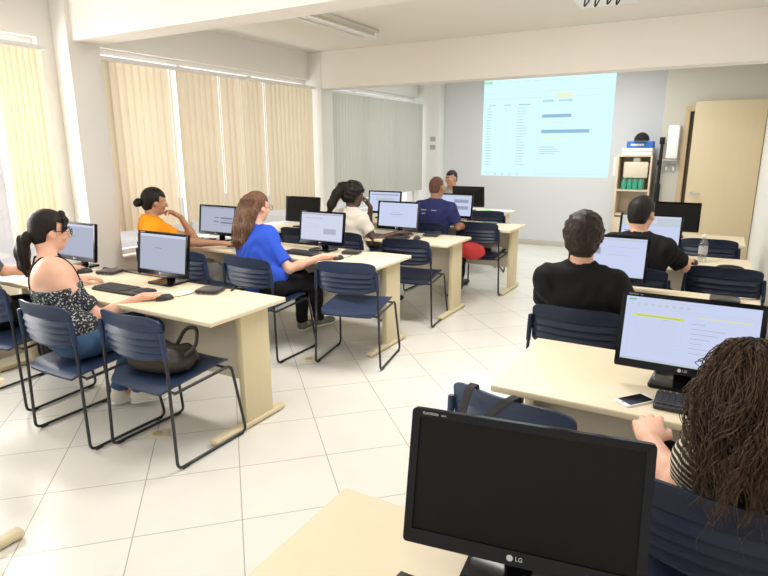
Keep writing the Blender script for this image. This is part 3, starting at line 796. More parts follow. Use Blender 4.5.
o=MB().prism(rrect(.075,.062,.006,3),0,.0035).build('white_patch',M['paper'],loc=(-2.83,2.42,DT)); o.rotation_euler=(0,0,R(12)); tag(o,'small white flat patch right of the middle monitor on the first left desk','note')  # thin flat white slab lying on the desktop
o=MB().tube(fillet([(-4.10,2.69,.006),(-4.05,2.66,.5),(-4.0,2.652,.746),(-3.6,2.63,.746),(-3.0,2.632,.746),(-2.62,2.63,.746),(-2.60,2.58,.746)],.05),.005,8).build('power_cable',M['cable']); tag(o,'black cable running along the far edge of the first left desk','cable')
# phone
ph=empty('smartphone',(-.178,2.095,DT),-38); tag(ph,'white smartphone with dark screen on the desk edge beside the hand','phone')
MB().prism(rrect(.068,.138,.010,5),0,.0075).build('body',M['white'],ph,bevel=.002)
MB().prism(rrect(.061,.106,.002,3),.0076,.0082).build('screen',M['phone_glass'],ph)
MB().lathe([(.005,.0076),(.005,.0081)],(0,-.060,0),14).build('home_button',M['client_grey'],ph)
# bottle
bt=empty('water_bottle',(-.07,5.10,DT)); tag(bt,'clear plastic water bottle standing on the right desk','bottle')
MB().lathe([(.028,.0),(.032,.006),(.032,.05),(.029,.06),(.032,.07),(.032,.14),(.026,.165),(.013,.19),(.013,.2)],n=20).build('body',M['bottle'],bt)
MB().lathe([(.0325,.065),(.0325,.125)],n=20).build('label_wrap',M['client_grey'],bt)
MB().lathe([(.015,.198),(.015,.216)],n=16).build('cap',M['white'],bt,bevel=.002)
# pouch on the right chair top
o=MB()
o.ell((0,0,.02),(.09,.045,.022),rot=None); o=o.build('pencil_pouch',M['black_cloth'],loc=(.12,4.83,DT)); tag(o,'black pouch lying on the desk behind the empty chair at right','pouch')
# pen cup like thing & papers on teacher desk
for k,(x,y,a) in enumerate(((-2.72,7.66,15),(-2.82,7.78,-20),(-2.62,7.82,40))):
    o=MB().prism([(-.105,-.148),(.105,-.148),(.105,.148),(-.105,.148)],0,.004).build('paper_sheet',M['green_paper'] if k!=2 else M['paper'],loc=(x,y,DT+.0042*k)); o.rotation_euler=(R(3),0,R(a))
    o.rotation_euler=(0,0,R(a))
    tag(o,['near green sheet on the teacher desk','far green sheet on the teacher desk beside the monitor','white sheet on the teacher desk right of the green ones'][k],'paper','papers on the teacher desk')
# red bundle and box on chair
rb=MB(); rb.shell(lambda u,v,s: tuple(Vector(((.15+.02*math.sin(5*u*6.28))*math.sin(v*math.pi)*math.cos(2*math.pi*u),(.055+.008*math.sin(4*u*6.28+v*5))*math.sin(v*math.pi)*math.sin(2*math.pi*u),.105-.10*math.cos(v*math.pi)))*(1 if s==0 else .9)),28,14)
o=rb.build('red_bundle',M['red_cloth'],loc=(-2.325,5.95,.40)); tag(o,'crumpled red bag hanging at the dark chair of the farthest left desk','bag')
o=MB().bounds(-.05,.05,-.06,.06,0,.055).build('white_carton',M['paper'],loc=(-2.13,6.42,.452),bevel=.004); o.location=(-2.16,6.34,.452); tag(o,'small white box on the seat beside the red bag','box')
# handbag on the first chair
hb=empty('handbag',(-2.54,1.985,.446),12); tag(hb,'dark brown handbag lying on the empty blue chair','handbag')
mb=MB()
def bagf(u,v,s):
    a=2*math.pi*u; ph=v*math.pi
    c,sn=math.cos(a),math.sin(a); q=math.sin(ph)**.45
    x=.185*math.copysign(abs(c)**.55,c)*q; y=.125*math.copysign(abs(sn)**.6,sn)*q; z=.062-.060*math.copysign(abs(math.cos(ph))**.7,math.cos(ph))
    z+=.018*math.sin(6*x/.16+1)*math.sin(5*y/.1)*(1 if z>.05 else 0)-.02*(x/.165)**2*(z>.06)
    return tuple(Vector((x,y,z))*(1 if s==0 else .93))
mb.shell(bagf,40,20); mb.build('bag_body',M['leather'],hb)
MB().tube(fillet([(-.13,-.06,.085),(-.05,-.075,.11),(.06,-.065,.112),(.14,-.02,.09)],.04),.006,8).build('zip_piping',M['strap'],hb)
MB().tube(fillet([(.02,.085,.10),(.06,.13,.20),(.16,.10,.215),(.19,.03,.13),(.15,-.02,.09)],.06),.011,8).build('handle',M['leather'],hb)
# backpack whose straps hang over the chair back
bp=empty('backpack',(-.53,1.76,0),-11); tag(bp,'dark bag hanging by its straps over the empty chair back behind the foreground monitor','bag')
mb=MB()
def bpf(u,v,s):
    a=2*math.pi*u; ph=v*math.pi; c,sn=math.cos(a),math.sin(a); q=math.sin(ph)**.4
    return tuple(Vector((0,.075,.605))+Vector((.15*math.copysign(abs(c)**.5,c)*q,.06*math.copysign(abs(sn)**.6,sn)*q,-.135*math.copysign(abs(math.cos(ph))**.6,math.cos(ph))))*(1 if s==0 else .95)) if s==0 else tuple(Vector((0,.075,.605))+Vector((.14*math.copysign(abs(c)**.5,c)*q,.05*math.copysign(abs(sn)**.6,sn)*q,-.125*math.copysign(abs(math.cos(ph))**.6,math.cos(ph)))))
mb.shell(bpf,32,16); mb.build('bag_body',M['black_cloth'],bp)
for x,sl in ((-.11,-.03),(.05,-.13)):
    sm=MB(); P=[(x+sl,-.085,.70),(x+sl*.45,-.082,.79),(x+sl*.12,-.075,.832),(x,-.045,.842),(x-.015,-.012,.80),(x-.02,.03,.72)]
    P=fillet(P,.03)
    V=[];F=[]
    for i,p in enumerate(P):
        for dx,dz in ((-.014,0),(.014,0)):
            V.append((p[0]+dx,p[1],p[2]))
        for dx,dz in ((.014,.004),(-.014,.004)): V.append((p[0]+dx,p[1]*1.03,p[2]+.004))
    for i in range(len(P)-1):
        for k in range(4):
            F.append((i*4+k,i*4+(k+1)%4,(i+1)*4+(k+1)%4,(i+1)*4+k))
    F+=[(0,1,2,3),tuple((len(P)-1)*4+k for k in range(4))]
    sm.add(V,F); sm.build('strap',M['strap'],bp)
# black bag on the floor at far left
fb=empty('floor_bag',(-4.42,2.46,0),10); tag(fb,'black bag lying on the floor under the first left desk','bag')
MB().shell(lambda u,v,s: tuple(Vector((0,0,.10))+Vector((.17*math.copysign(abs(math.cos(2*math.pi*u))**.6,math.cos(2*math.pi*u))*math.sin(v*math.pi)**.5,.10*math.copysign(abs(math.sin(2*math.pi*u))**.6,math.sin(2*math.pi*u))*math.sin(v*math.pi)**.5,-.10*math.cos(v*math.pi)))*1.0) if s==0 else (.15*math.cos(2*math.pi*u)*math.sin(v*math.pi),.08*math.sin(2*math.pi*u)*math.sin(v*math.pi),.10-.08*math.cos(v*math.pi)),28,14).build('bag_body',M['black_cloth'],fb)
MB().tube(fillet([(.14,0,.12),(.24,-.02,.06),(.34,-.06,.012),(.42,-.04,.012)],.05),.008,8).build('strap',M['strap'],fb)
for k,(x,y) in enumerate(((-2.68,2.0),(-2.66,3.42))):
    o=MB().prism(rrect(.13,.10,.012,3),0,.006).build('floor_socket',M['cream'],loc=(x,y,0),bevel=.002); o.rotation_euler=(0,0,R(45))
    MB().lathe([(.028,.006),(.028,.009),(.024,.010)],n=18).build('socket_cap',M['frame_wood'],o)
    tag(o,['floor socket plate behind the handbag chair','floor socket plate beside the chair right of the woman in royal blue'][k],'socket','floor sockets')
#PEOPLE#
# ------------------------------------------------------------------ people: smooth distance fields turned into one continuous surface
V3=lambda *a: np.array(a,float)
def smin(a,b,k):
    h=np.maximum(k-np.abs(a-b),0)/k
    return np.minimum(a,b)-h*h*k*.25
class SDF:
    def __init__(s,h): s.h=h; s.p=[]; s.cuts=[]; s.post=[]
    def cone(s,a,b,ra,rb,k=.02,cut=False,cut0=False):
        a,b=np.array(a,float),np.array(b,float); r=max(ra,rb)
        def f(P):
            ab=b-a; L2=ab@ab+1e-12
            t=np.clip(((P-a)@ab)/L2,0,1)
            d=np.linalg.norm(P-a-t[...,None]*ab,axis=-1)-(ra+(rb-ra)*t)
            n=ab/np.sqrt(L2)
            if cut: d=np.maximum(d,(P-b)@n)
            if cut0: d=np.maximum(d,-((P-a)@n))
            return d
        s.p.append((f,np.minimum(a,b)-r,np.maximum(a,b)+r,k,0)); return s
    def ell(s,c,r,Rm=None,k=.02,sub=False):
        c=np.array(c,float); r=np.array(r,float); m=r.max()
        def f(P):
            q=P-c
            if Rm is not None: q=q@Rm
            k0=np.linalg.norm(q/r,axis=-1); k1=np.linalg.norm(q/(r*r),axis=-1)+1e-9
            return k0*(k0-1)/k1
        s.p.append((f,c-m,c+m,k,1 if sub else 0)); return s
    def chain(s,pts,rs,k=.02):
        for i in range(len(pts)-1): s.cone(pts[i],pts[i+1],rs[i],rs[i+1],k)
        return s
    def cut(s,pt,n): s.cuts.append((np.array(pt,float),np.array(n,float))); return s
    def mesh(s):
        h=s.h; lo=np.min([p[1] for p in s.p if not p[4]],axis=0)-3*h; hi=np.max([p[2] for p in s.p if not p[4]],axis=0)+3*h
        n=np.ceil((hi-lo)/h).astype(int)+1
        F=np.full(n,.12,np.float64)
        ax=[lo[i]+h*np.arange(n[i]) for i in range(3)]
        for f,a,b,k,sub in s.p:
            m=k+2*h
            i0=np.clip(np.floor((a-m-lo)/h).astype(int),0,n-1); i1=np.clip(np.ceil((b+m-lo)/h).astype(int)+1,1,n)
            if np.any(i1<=i0): continue
            sl=tuple(slice(i0[i],i1[i]) for i in range(3))
            G=np.stack(np.meshgrid(*[ax[i][sl[i]] for i in range(3)],indexing='ij'),-1)
            d=f(G)
            F[sl]=-smin(-F[sl],d,k) if sub else smin(F[sl],d,k)
        if s.cuts or s.post:
            G=np.stack(np.meshgrid(*ax,indexing='ij'),-1)
            for fn in s.post: F=fn(F,G)
            for pt,nn in s.cuts: F=np.maximum(F,(G-pt)@nn)
        F[0],F[-1]=.1,.1; F[:,0],F[:,-1]=.1,.1; F[:,:,0],F[:,:,-1]=.1,.1
        ins=F<0
        c=[ins[i:n[0]-1+i,j:n[1]-1+j,l:n[2]-1+l] for i in (0,1) for j in (0,1) for l in (0,1)]
        sm=sum(x.astype(np.int8) for x in c); act=(sm>0)&(sm<8)
        I=np.argwhere(act); idx=-np.ones(act.shape,np.int64); idx[act]=np.arange(len(I))
        acc=np.zeros((len(I),3)); cnt=np.zeros(len(I))
        offs=[(i,j,l) for i in (0,1) for j in (0,1) for l in (0,1)]
        for o1 in offs:
            for d in range(3):
                if o1[d]: continue
                o2=list(o1); o2[d]=1
                f1=F[tuple((I+np.array(o1)).T)]; f2=F[tuple((I+np.array(o2)).T)]
                x=(f1<0)!=(f2<0)
                t=np.where(x,f1/np.where(x,f1-f2,1),0)
                p=np.array(o1,float)[None]+t[:,None]*np.eye(3)[d][None]
                acc[x]+=p[x]; cnt[x]+=1
        Vv=lo+h*(I+acc/cnt[:,None])
        faces=[]
        for d in range(3):
            e1,e2=[(1,2),(2,0),(0,1)][d]
            sh=[slice(0,-1)]*3
            a=ins[tuple(slice(0,n[q]-1) if q==d else slice(0,n[q]) for q in range(3))]
            b=ins[tuple(slice(1,n[q]) if q==d else slice(0,n[q]) for q in range(3))]
            E_=np.argwhere(a!=b)
            E_=E_[(E_[:,e1]>0)&(E_[:,e2]>0)&(E_[:,e1]<n[e1]-1)&(E_[:,e2]<n[e2]-1)]
            o=np.zeros((4,3),int); o[1,e1]=-1; o[2,e1]=-1; o[2,e2]=-1; o[3,e2]=-1
            q=np.stack([idx[tuple((E_+o[k]).T)] for k in range(4)],1)
            fl=a[tuple(E_.T)]
            q[~fl]=q[~fl][:,::-1]
            faces.append(q)
        return Vv,np.concatenate(faces)
    def build(s,name,m,parent,relax=2):
        Vv,Fq=s.mesh()
        # light laplacian relaxation
        for _ in range(relax):
            acc=np.zeros_like(Vv); cnt=np.zeros(len(Vv))
            for k in range(4):
                a,b=Fq[:,k],Fq[:,(k+1)%4]
                np.add.at(acc,a,Vv[b]); np.add.at(cnt,a,1); np.add.at(acc,b,Vv[a]); np.add.at(cnt,b,1)
            Vv=.5*Vv+.5*acc/np.maximum(cnt,1)[:,None]
        # keep only pieces of a sensible size (drops stray specks)
        lab=np.arange(len(Vv))
        for _ in range(400):
            l2=lab.copy()
            mn=lab[Fq].min(1)
            for k in range(4): np.minimum.at(l2,Fq[:,k],mn)
            l2=l2[l2]
            if (l2==lab).all(): break
            lab=l2
        u,ct=np.unique(lab,return_counts=True)
        good=np.isin(lab,u[ct>max(60,.03*len(Vv))])
        Fq=Fq[good[Fq[:,0]]]
        rm=-np.ones(len(Vv),int); rm[good]=np.arange(good.sum()); Vv=Vv[good]; Fq=rm[Fq]
        org=np.zeros(3); pp=parent
        while pp is not None: org=org+np.array(pp.location); pp=pp.parent
        me=bpy.data.meshes.new(name)
        me.vertices.add(len(Vv)); me.vertices.foreach_set('co',(Vv-org).ravel().astype(np.float32))
        me.loops.add(Fq.size); me.loops.foreach_set('vertex_index',Fq.ravel().astype(np.int32))
        me.polygons.add(len(Fq)); me.polygons.foreach_set('loop_start',(np.arange(len(Fq))*4).astype(np.int32))
        me.update(calc_edges=True); me.validate()
        me.materials.append(m); me.shade_smooth()
        o=bpy.data.objects.new(name,me); link(o,parent); return o

def rotm(yaw,pitch=0,roll=0):
    """columns: right, forward, up.  yaw ccw deg, pitch up deg, roll deg"""
    m=Matrix.Rotation(R(yaw),3,'Z')@Matrix.Rotation(R(pitch),3,'X')@Matrix.Rotation(R(roll),3,'Y')
    return np.array(m)
def unit(v): v=np.array(v,float); return v/np.linalg.norm(v)

def hand(S_,w,f,b,side,curl=18,sc=1.0,spread=1.0,k=.006,thumb=1.0):
    """wrist w, finger direction f, back-of-hand b, side +1 right / -1 left"""
    f=unit(f); b=unit(b-f*(np.array(b)@f)); r=np.cross(f,b)*side   # r points to the little finger side
    w=np.array(w,float)
    P=lambda x,y,z: w+(r*x+f*y+b*z)*sc
    kn=[(-.030,.086,.004),(-.010,.091,.007),(.010,.087,.006),(.028,.078,.002)]
    base=[(-.018,.012,0),(-.007,.01,.002),(.006,.01,.002),(.016,.012,0)]
    for q,bs in zip(kn,base): S_.cone(P(*bs),P(*q),.0155*sc,.0115*sc,.014)
    S_.ell(P(-.002,.045,-.006),np.array((.036,.045,.0145))*sc,np.stack([r,f,b],1),.012)
    ln=[(.040,.024,.020),(.044,.028,.022),(.040,.026,.021),(.032,.019,.018)]
    if np.isscalar(curl): curl=[curl]*4
    for i,(q,l) in enumerate(zip(kn,ln)):
        p=P(*q); ang=R(curl[i]*.6); lat=(i-1.5)*.07*spread
        rr=[.0096,.0088,.0080,.0068]
        if i==3: rr=[x*.88 for x in rr]
        for j in range(3):
            d=f*math.cos(ang)-b*math.sin(ang)+r*lat; d=unit(d)
            p2=p+d*l[j]*sc; S_.cone(p,p2,rr[j]*sc,rr[j+1]*sc,k); p=p2; ang+=R(curl[i])
    t0=P(-.022,.022,-.006); t1=P(-.046,.050,-.014*thumb-.002); t2=P(-.050,.078,-.020*thumb); t3=P(-.044,.098,-.024*thumb)
    S_.cone(t0,t1,.0145*sc,.0115*sc,.012); S_.cone(t1,t2,.0108*sc,.0098*sc,k); S_.cone(t2,t3,.0098*sc,.0078*sc,k)

class Person:
    def __init__(p,label,hip,yaw,head,hyaw=None,hpitch=0,hroll=0,h=.008,scale=1.0,sw=.165,skin='skin_light',lean=0,side=0,chest=None,neck=None,**kw):
        p.h=h; p.sc=scale; p.skin=M[skin]
        p.hip=V3(hip[0],hip[1],.545); p.Rt=rotm(yaw); p.r,p.f,p.u=p.Rt[:,0],p.Rt[:,1],p.Rt[:,2]
        p.head=V3(*head); p.Rh=rotm(yaw if hyaw is None else hyaw,hpitch,hroll)
        hb=p.head-p.Rh[:,2]*.075-p.Rh[:,1]*.022
        p.neck=V3(*neck) if neck is not None else V3(*(p.head-V3(0,0,.165)-p.f*.035))
        d=p.neck-p.hip
        p.chest=p.hip+d*.66+p.f*(-.005)
        p.waist=p.hip+d*.30-p.f*.015
        p.hb=hb
        sh=p.neck-V3(0,0,.055)-p.f*.005
        p.sh={1:sh+p.r*sw,-1:sh-p.r*sw}
        p.arm={}; p.leg={}
        p.root=empty('person',(p.hip[0],p.hip[1],0)); tag(p.root,label,'person')
        p.lean=unit(d)
        p.sw=sw
        p.hipw=kw.get('hipw',.165)
        for s in (1,-1):
            kn=p.hip+p.r*s*.11+p.f*.41+V3(0,0,-.02); an=V3(kn[0],kn[1],.085)-p.f*.02
            p.leg[s]=(kn,an)
    def setarm(p,s,elbow,wrist,hf=None,hb=(0,0,1),curl=22,hsc=1.0,thumb=1.0,sh=None):
        e,w=V3(*elbow),V3(*wrist)
        if sh is not None: p.sh[s]=V3(*sh)
        p.arm[s]=(e,w,unit(hf) if hf is not None else unit(w-e),np.array(hb,float),curl,hsc,thumb)
    def setleg(p,s,knee,ankle): p.leg[s]=(V3(*knee),V3(*ankle))
    def torso(p,S_,g=0,k=.05):
        L=p.Rt.copy(); L=np.stack([p.r,np.cross(p.lean,p.r)*1.0,p.lean],1)
        S_.ell(p.hip+V3(0,0,.03),(p.hipw+g,.122+g,.115+g),L,k)
        S_.ell(p.waist+p.lean*.02,(.135+g,.105+g,.16+g),L,k)
        S_.ell(p.chest,(.160*p.sw/.165+g,.112+g,.165+g),L,k)
        S_.ell((p.sh[1]+p.sh[-1])/2-p.lean*.06,(.165*p.sw/.165+g,.085+g,.085+g),L,k)
        for s in (1,-1):
            S_.cone(p.neck-p.f*.01,p.sh[s],.050+g,.050+g,.04)
            S_.cone(p.sh[s],p.sh[s]-p.lean*.05,.052+g,.052+g,.03)
    def headsdf(p,S_):
        c=p.head; Q=p.Rh; P=lambda x,y,z: c+Q@V3(x,y,z)
        S_.cone(p.neck-V3(0,0,.04),p.hb,.058*p.sc,.050*p.sc,.03)
        S_.ell(P(0,-.012,.028),(.073,.092,.088),Q,.02)
        S_.ell(P(0,.026,-.032),(.058,.064,.082),Q,.03)
        S_.ell(P(0,.060,-.092),(.026,.020,.020),Q,.025)
        S_.ell(P(0,-.02,-.06),(.055,.06,.06),Q,.03)
        S_.cone(P(-.03,.082,.022),P(.03,.082,.022),.010,.010,.02)
        for s in (1,-1):
            S_.ell(P(s*.031,.098,.004),(.018,.014,.012),Q,.012,sub=True)
            S_.ell(P(s*.040,.066,-.028),(.020,.018,.018),Q,.02)
            S_.ell(P(s*.076,-.004,-.008),(.010,.022,.031),Q,.008)
            S_.ell(P(s*.079,.010,-.03),(.006,.009,.011),Q,.006)
            S_.ell(P(s*.031,.0795,.004),(.0155,.0115,.0105),Q,.004)
        S_.cone(P(0,.088,.012),P(0,.108,-.026),.008,.012,.012)
        for s in (1,-1): S_.ell(P(s*.011,.097,-.030),(.009,.010,.008),Q,.006)
        S_.cone(P(-.017,.083,-.053),P(.017,.083,-.053),.0062,.0062,.008); S_.cone(P(-.015,.081,-.064),P(.015,.081,-.064),.0072,.0072,.008)
        S_.cone(P(-.022,.090,-.0585),P(.022,.090,-.0585),.0022,.0022,.004) if False else None
    def build_body(p):
        S_=SDF(p.h); p.torso(S_); p.headsdf(S_)
        for s in (1,-1):
            if s in p.arm:
                e,w,hf,hbk,curl,hsc,th=p.arm[s]
                S_.cone(p.sh[s],e,.047*p.sc,.037*p.sc,.025); fm=e+(w-e)*.3
                S_.cone(e,fm,.037*p.sc,.037*p.sc,.02); S_.cone(fm,w,.036*p.sc,.024*p.sc,.02)
                hand(S_,w,hf,hbk,s,curl,hsc*p.sc,k=.005 if p.h<.006 else .004,thumb=th)
            kn,an=p.leg[s]; hj=p.hip+p.r*s*.09-V3(0,0,.005)
            S_.cone(hj,kn,.080,.052,.03); S_.cone(kn,an,.050,.032,.02)
            S_.cone(an,an+V3(0,0,-.04)+p.f*.08,.030,.026,.02)
        p.body=S_.build('body',p.skin,p.root); return p.body
    def eyes(p):
        Q=Matrix([list(x) for x in p.Rh]).to_3x3(); mb=MB()
        for s in (1,-1):
            c=p.head+p.Rh@V3(s*.031,.0835,.005)-np.array(p.root.location)
            e=MB().ell(c,(.0125,.0105,.0085),14,10,rot=Q).build('eye',M['eye_white'],p.root)
            c2=p.head+p.Rh@V3(s*.031,.0925,.005)-np.array(p.root.location)
            MB().ell(c2,(.0056,.0025,.0056),12,8,rot=Q).build('iris',M['eye_iris'],e)
    def brows(p,m):
        for s in (1,-1):
            mb=MB(); pts=[p.head+p.Rh@V3(s*x,y,z)-np.array(p.root.location) for x,y,z in ((.012,.0945,.024),(.03,.093,.030),(.05,.080,.026))]
            mb.tube(pts,[.004,.0042,.002],6).build('eyebrow',m,p.root)
    def lips(p,m):
        Q=Matrix([list(x) for x in p.Rh]).to_3x3()
        mb=MB(); L0=np.array(p.root.location)
        for z,r in ((-.0535,.0052),(-.0635,.0062)):
            pts=[p.head+p.Rh@V3(x,.0865-16*x*x,z-abs(x)*.08*(1 if z>-.06 else -1))-L0 for x in np.linspace(-.024,.024,7)]
            mb.tube(pts,[.002,r*.8,r,r,r,r*.8,.002],8)
        mb.build('lips',m,p.root)
    def shirt(p,m,sleeve=.6,neckdrop=.0,g=.012,waistz=.50,collar=False,name='shirt',wr=.004,topcut=None,loose=0):
        S_=SDF(p.h); p.torso(S_,g)
        if sleeve:
            for s in (1,-1):
                if s in p.arm:
                    e=p.arm[s][0]; hem=p.sh[s]+(e-p.sh[s])*sleeve
                    S_.cone(p.sh[s],hem,.047*p.sc+g+.002,.044*p.sc+g+.006,.025,cut=True)
        ph=random.uniform(0,6)
        def wr_(F,G):
            n=np.sin(G[...,2]*48+7*np.sin(G[...,0]*13+ph)+5*np.sin(G[...,1]*17))*np.sin(G[...,0]*21+G[...,2]*11+ph)
            return F+wr*n*np.clip(1,0,1)
        S_.post.append(wr_)
        def neckhole(F,G):
            a=p.neck+V3(0,0,.012-neckdrop); b=p.hb+V3(0,0,.05)
            ab=b-a; t=np.clip(((G-a)@ab)/(ab@ab),0,1.5)
            d=np.linalg.norm(G-a-t[...,None]*ab,axis=-1)-.062
            return np.maximum(F,-d)
        if topcut is None: S_.post.append(neckhole)
        else: S_.cut(*topcut)
        S_.cut((0,0,waistz),(0,0,-1))
        o=S_.build(name,m,p.root)
        if collar:
            q=SDF(min(p.h,.006)); n=18; a=unit(p.hb-p.neck)
            e1=p.r; e2=np.cross(a,e1)
            pts=[p.neck+a*.022+(e1*math.cos(t)*.066+e2*math.sin(t)*.066)-p.f*.004 for t in np.linspace(0,2*math.pi,n)]
            for i in range(n-1):
                q.cone(pts[i]-a*.022,pts[i]+a*.014,.010,.007,.012)
                q.cone(pts[i],pts[i+1],.011,.011,.012)
            q.build('collar',m,o)
        return o
    def trousers(p,m,g=.013,ankle=.03):
        S_=SDF(p.h)
        S_.ell(p.hip+V3(0,0,.015),(p.hipw+.004+g,.126+g,.095+g),p.Rt,.03)
        for s in (1,-1):
            kn,an=p.leg[s]; hj=p.hip+p.r*s*.09-V3(0,0,.005)
            S_.cone(hj,kn,.080+g,.056+g,.03); S_.cone(kn,an+(kn-an)*ankle,.053+g,.040+g,.02,cut=True)
        ph=random.uniform(0,6)
        S_.post.append(lambda F,G: F+.004*np.sin(G[...,2]*40+6*np.sin(G[...,1]*15+ph))*np.sin(G[...,0]*23+G[...,1]*9))
        S_.cut(p.hip+V3(0,0,.095),(0,0,1))
        return S_.build('trousers',m,p.root)
    def shoes(p,m,sole=None):
        for s in (1,-1):
            kn,an=p.leg[s]; f=p.f+p.r*s*.15; f=unit(f); r=np.cross(f,V3(0,0,1)); Q=np.stack([r,f,V3(0,0,1)],1)
            z0=an[2]-.083
            a=V3(an[0],an[1],z0)
            S_=SDF(.006)
            S_.ell(a+V3(0,0,.05)+f*.0,(.040,.052,.048),Q,.03); S_.ell(a+V3(0,0,.036)+f*.10,(.044,.085,.034),Q,.03)
            S_.cone(a+V3(0,0,.06),a+V3(0,0,.10),.040,.038,.02)
            S_.cut(a+V3(0,0,.006),(0,0,-1))
            o=S_.build('shoe',m,p.root,relax=1)
            if sole is not None:
                q=SDF(.006); q.ell(a+V3(0,0,.012)+f*.0,(.042,.056,.02),Q,.02); q.ell(a+V3(0,0,.012)+f*.10,(.047,.090,.02),Q,.02); q.cut(a+V3(0,0,.002),(0,0,-1)); q.cut(a+V3(0,0,.02),(0,0,1)); q.build('sole',sole,o,relax=1)
    # ---- hair
    def haircap(p,S_,t=.014,front=.050,low=-.03,k=.015,ears=True):
        c=p.head; Q=p.Rh
        S_.ell(c+Q@V3(0,-.016,.030),(.073+t,.092+t,.088+t),Q,k)
        S_.ell(c+Q@V3(0,-.040,-.015),(.062+t*.8,.062+t,.075+t*.6),Q,k)
        def face(F,G):
            q=(G-c)@Q
            # hairline: remove everything in front of a slanted surface, low on the face
            hl=.052-.30*(q[...,1]-front)             # z limit in front
            d1=np.minimum(q[...,1]-(front-.035), hl-q[...,2])
            side=np.minimum(np.minimum(q[...,1]+.030, (low+.045)-q[...,2]), q[...,2]+.2)
            bot=low-.040-q[...,2]
            d=np.maximum(d1,side)
            F=np.maximum(F,d)
            return np.maximum(F,bot) if not np.isinf(low) else F
        return face
    def hair(p,m,t=.014,front=.05,low=-.03,extra=None,messy=0,h=None,name='hair'):
        S_=SDF(h or min(p.h,.006)); face=p.haircap(S_,t,front,low)
        S2=None
        if messy:
            def mess(F,G):
                q=(G-p.head)
                return F+messy*(np.sin(q[...,0]*95+3*np.sin(q[...,2]*60))*np.sin(q[...,1]*88+2*np.sin(q[...,0]*70))+.6*np.sin(q[...,2]*120+q[...,0]*50))
            S_.post.append(mess)
        S_.post.append(face)
        o=S_.build(name,m,p.root,relax=1)
        if extra is not None:
            q=SDF(h or min(p.h,.006)); nm=extra(q); 
            if nm: q.build(nm,m,o,relax=1)
        return o
    def strands(p,m,paths,r=.0022,name='strands',n=4,parent=None):
        mb=MB(); L0=np.array(p.root.location)
        for P in paths:
            P=np.asarray(P)-L0; k=len(P)
            rr=[r*(.6+.4*math.sin(math.pi*min(1,.15+i/k)))*(1 if i<k-3 else (k-i)/4) for i in range(k)]
            mb.tube([tuple(x) for x in P],rr,n,cap=False)
        o=mb.build(name,m,parent or p.root,smooth=180); return o
#CAST#
# ---------------- woman with the ponytail
P=Person('woman with dark ponytail, glasses and patterned off-shoulder top at the first left desk',(-3.15,1.87),-24,(-3.42,1.965,1.145),hyaw=-20,hpitch=-8,h=.006,skin='skin_pink',sw=.155,neck=(-3.365,1.90,.975))
P.setarm(1,(-3.055,1.97,.665),(-2.885,2.155,.768),hf=(.55,.75,-.02),curl=20,sh=(-3.205,1.83,.915))
P.setarm(-1,(-3.68,2.03,.72),(-3.62,2.20,.785),hf=(.3,.9,-.1),curl=18,sh=(-3.52,1.955,.92))
P.setleg(1,(-2.97,2.26,.525),(-3.12,2.22,.10)); P.setleg(-1,(-3.20,2.31,.52),(-3.24,2.16,.09))
P.build_body(); P.eyes(); P.brows(M['hair_black']); P.lips(M['skin_tan'])
c=P.chest; u=P.lean
top=P.shirt(M['c_floral'],sleeve=0,g=.012,waistz=.50,name='top',topcut=(P.neck-V3(0,0,.125)-P.f*.0,unit(V3(0,0,1)+P.f*-.10)))
for s in (1,-1):
    q=SDF(.006)
    a=P.sh[s]; e=P.arm[s][0]; q.cone(a+(e-a)*.42,a+(e-a)*.80,.062,.060,.02,cut=True,cut0=True)
    q.post.append(lambda F,G: F+.005*np.sin(G[...,0]*90+G[...,1]*60))
    q.build('sleeve_ruffle',M['c_floral'],top)
L0=np.array(P.root.location)
from mathutils.bvhtree import BVHTree
bm=bmesh.new(); bm.from_mesh(P.body.data)
bmesh.ops.delete(bm,geom=[v for v in bm.verts if v.co.z>P.neck[2]+.035 or v.co.z<.6 or abs((np.array(v.co)+L0-P.neck)@P.r)>.16],context='VERTS'); bv=BVHTree.FromBMesh(bm)
for s in (1,-1):
    raw=[]
    for t in np.linspace(0,1,40):
        a=math.pi*(t*1.1-.05)          # arc from the back over the shoulder to the front
        pt=P.chest*.45+(P.sh[s]*.46+P.neck*.54)*.55+P.r*s*.0-P.f*math.cos(a)*.30+V3(0,0,math.sin(a)*.30-.05)
        loc,nn,ix,ds=bv.find_nearest(Vector(pt-L0)); raw.append(loc+nn*.003)
    MB().tube(raw,.0052,8).build('strap',M['c_black'],P.root)
bm.free()
P.trousers(M['c_jeans']); P.shoes(M['shoe_white'],M['white'])
hb_=P.head; Q=P.Rh
def pony(q):
    a=hb_+Q@V3(0,-.112,-.035)
    q.cone(a+Q@V3(0,.025,.01),a,.028,.024,.02)
    q.chain([a,a+Q@V3(-.003,-.022,-.03),a+Q@V3(-.008,-.026,-.10),a+Q@V3(-.003,-.016,-.18),a+Q@V3(.004,.0,-.235)],[.024,.036,.040,.030,.010],.02)
    q.post.append(lambda F,G: F+.003*np.sin(G[...,0]*160+G[...,1]*120+G[...,2]*10))
    return 'ponytail'
P.hair(M['hair_black'],t=.013,front=.055,low=-.055,extra=pony)
q=SDF(.006)   # fringe falling to the side of the forehead
q.chain([hb_+Q@V3(.0,.055,.105),hb_+Q@V3(.045,.070,.070),hb_+Q@V3(.068,.062,.025),hb_+Q@V3(.073,.045,-.01)],[.018,.016,.011,.004],.02)
q.chain([hb_+Q@V3(.0,.055,.105),hb_+Q@V3(-.045,.070,.070),hb_+Q@V3(-.068,.062,.025),hb_+Q@V3(-.073,.045,-.01)],[.018,.016,.011,.004],.02)
q.build('fringe',M['hair_black'],P.root)
gl=MB()
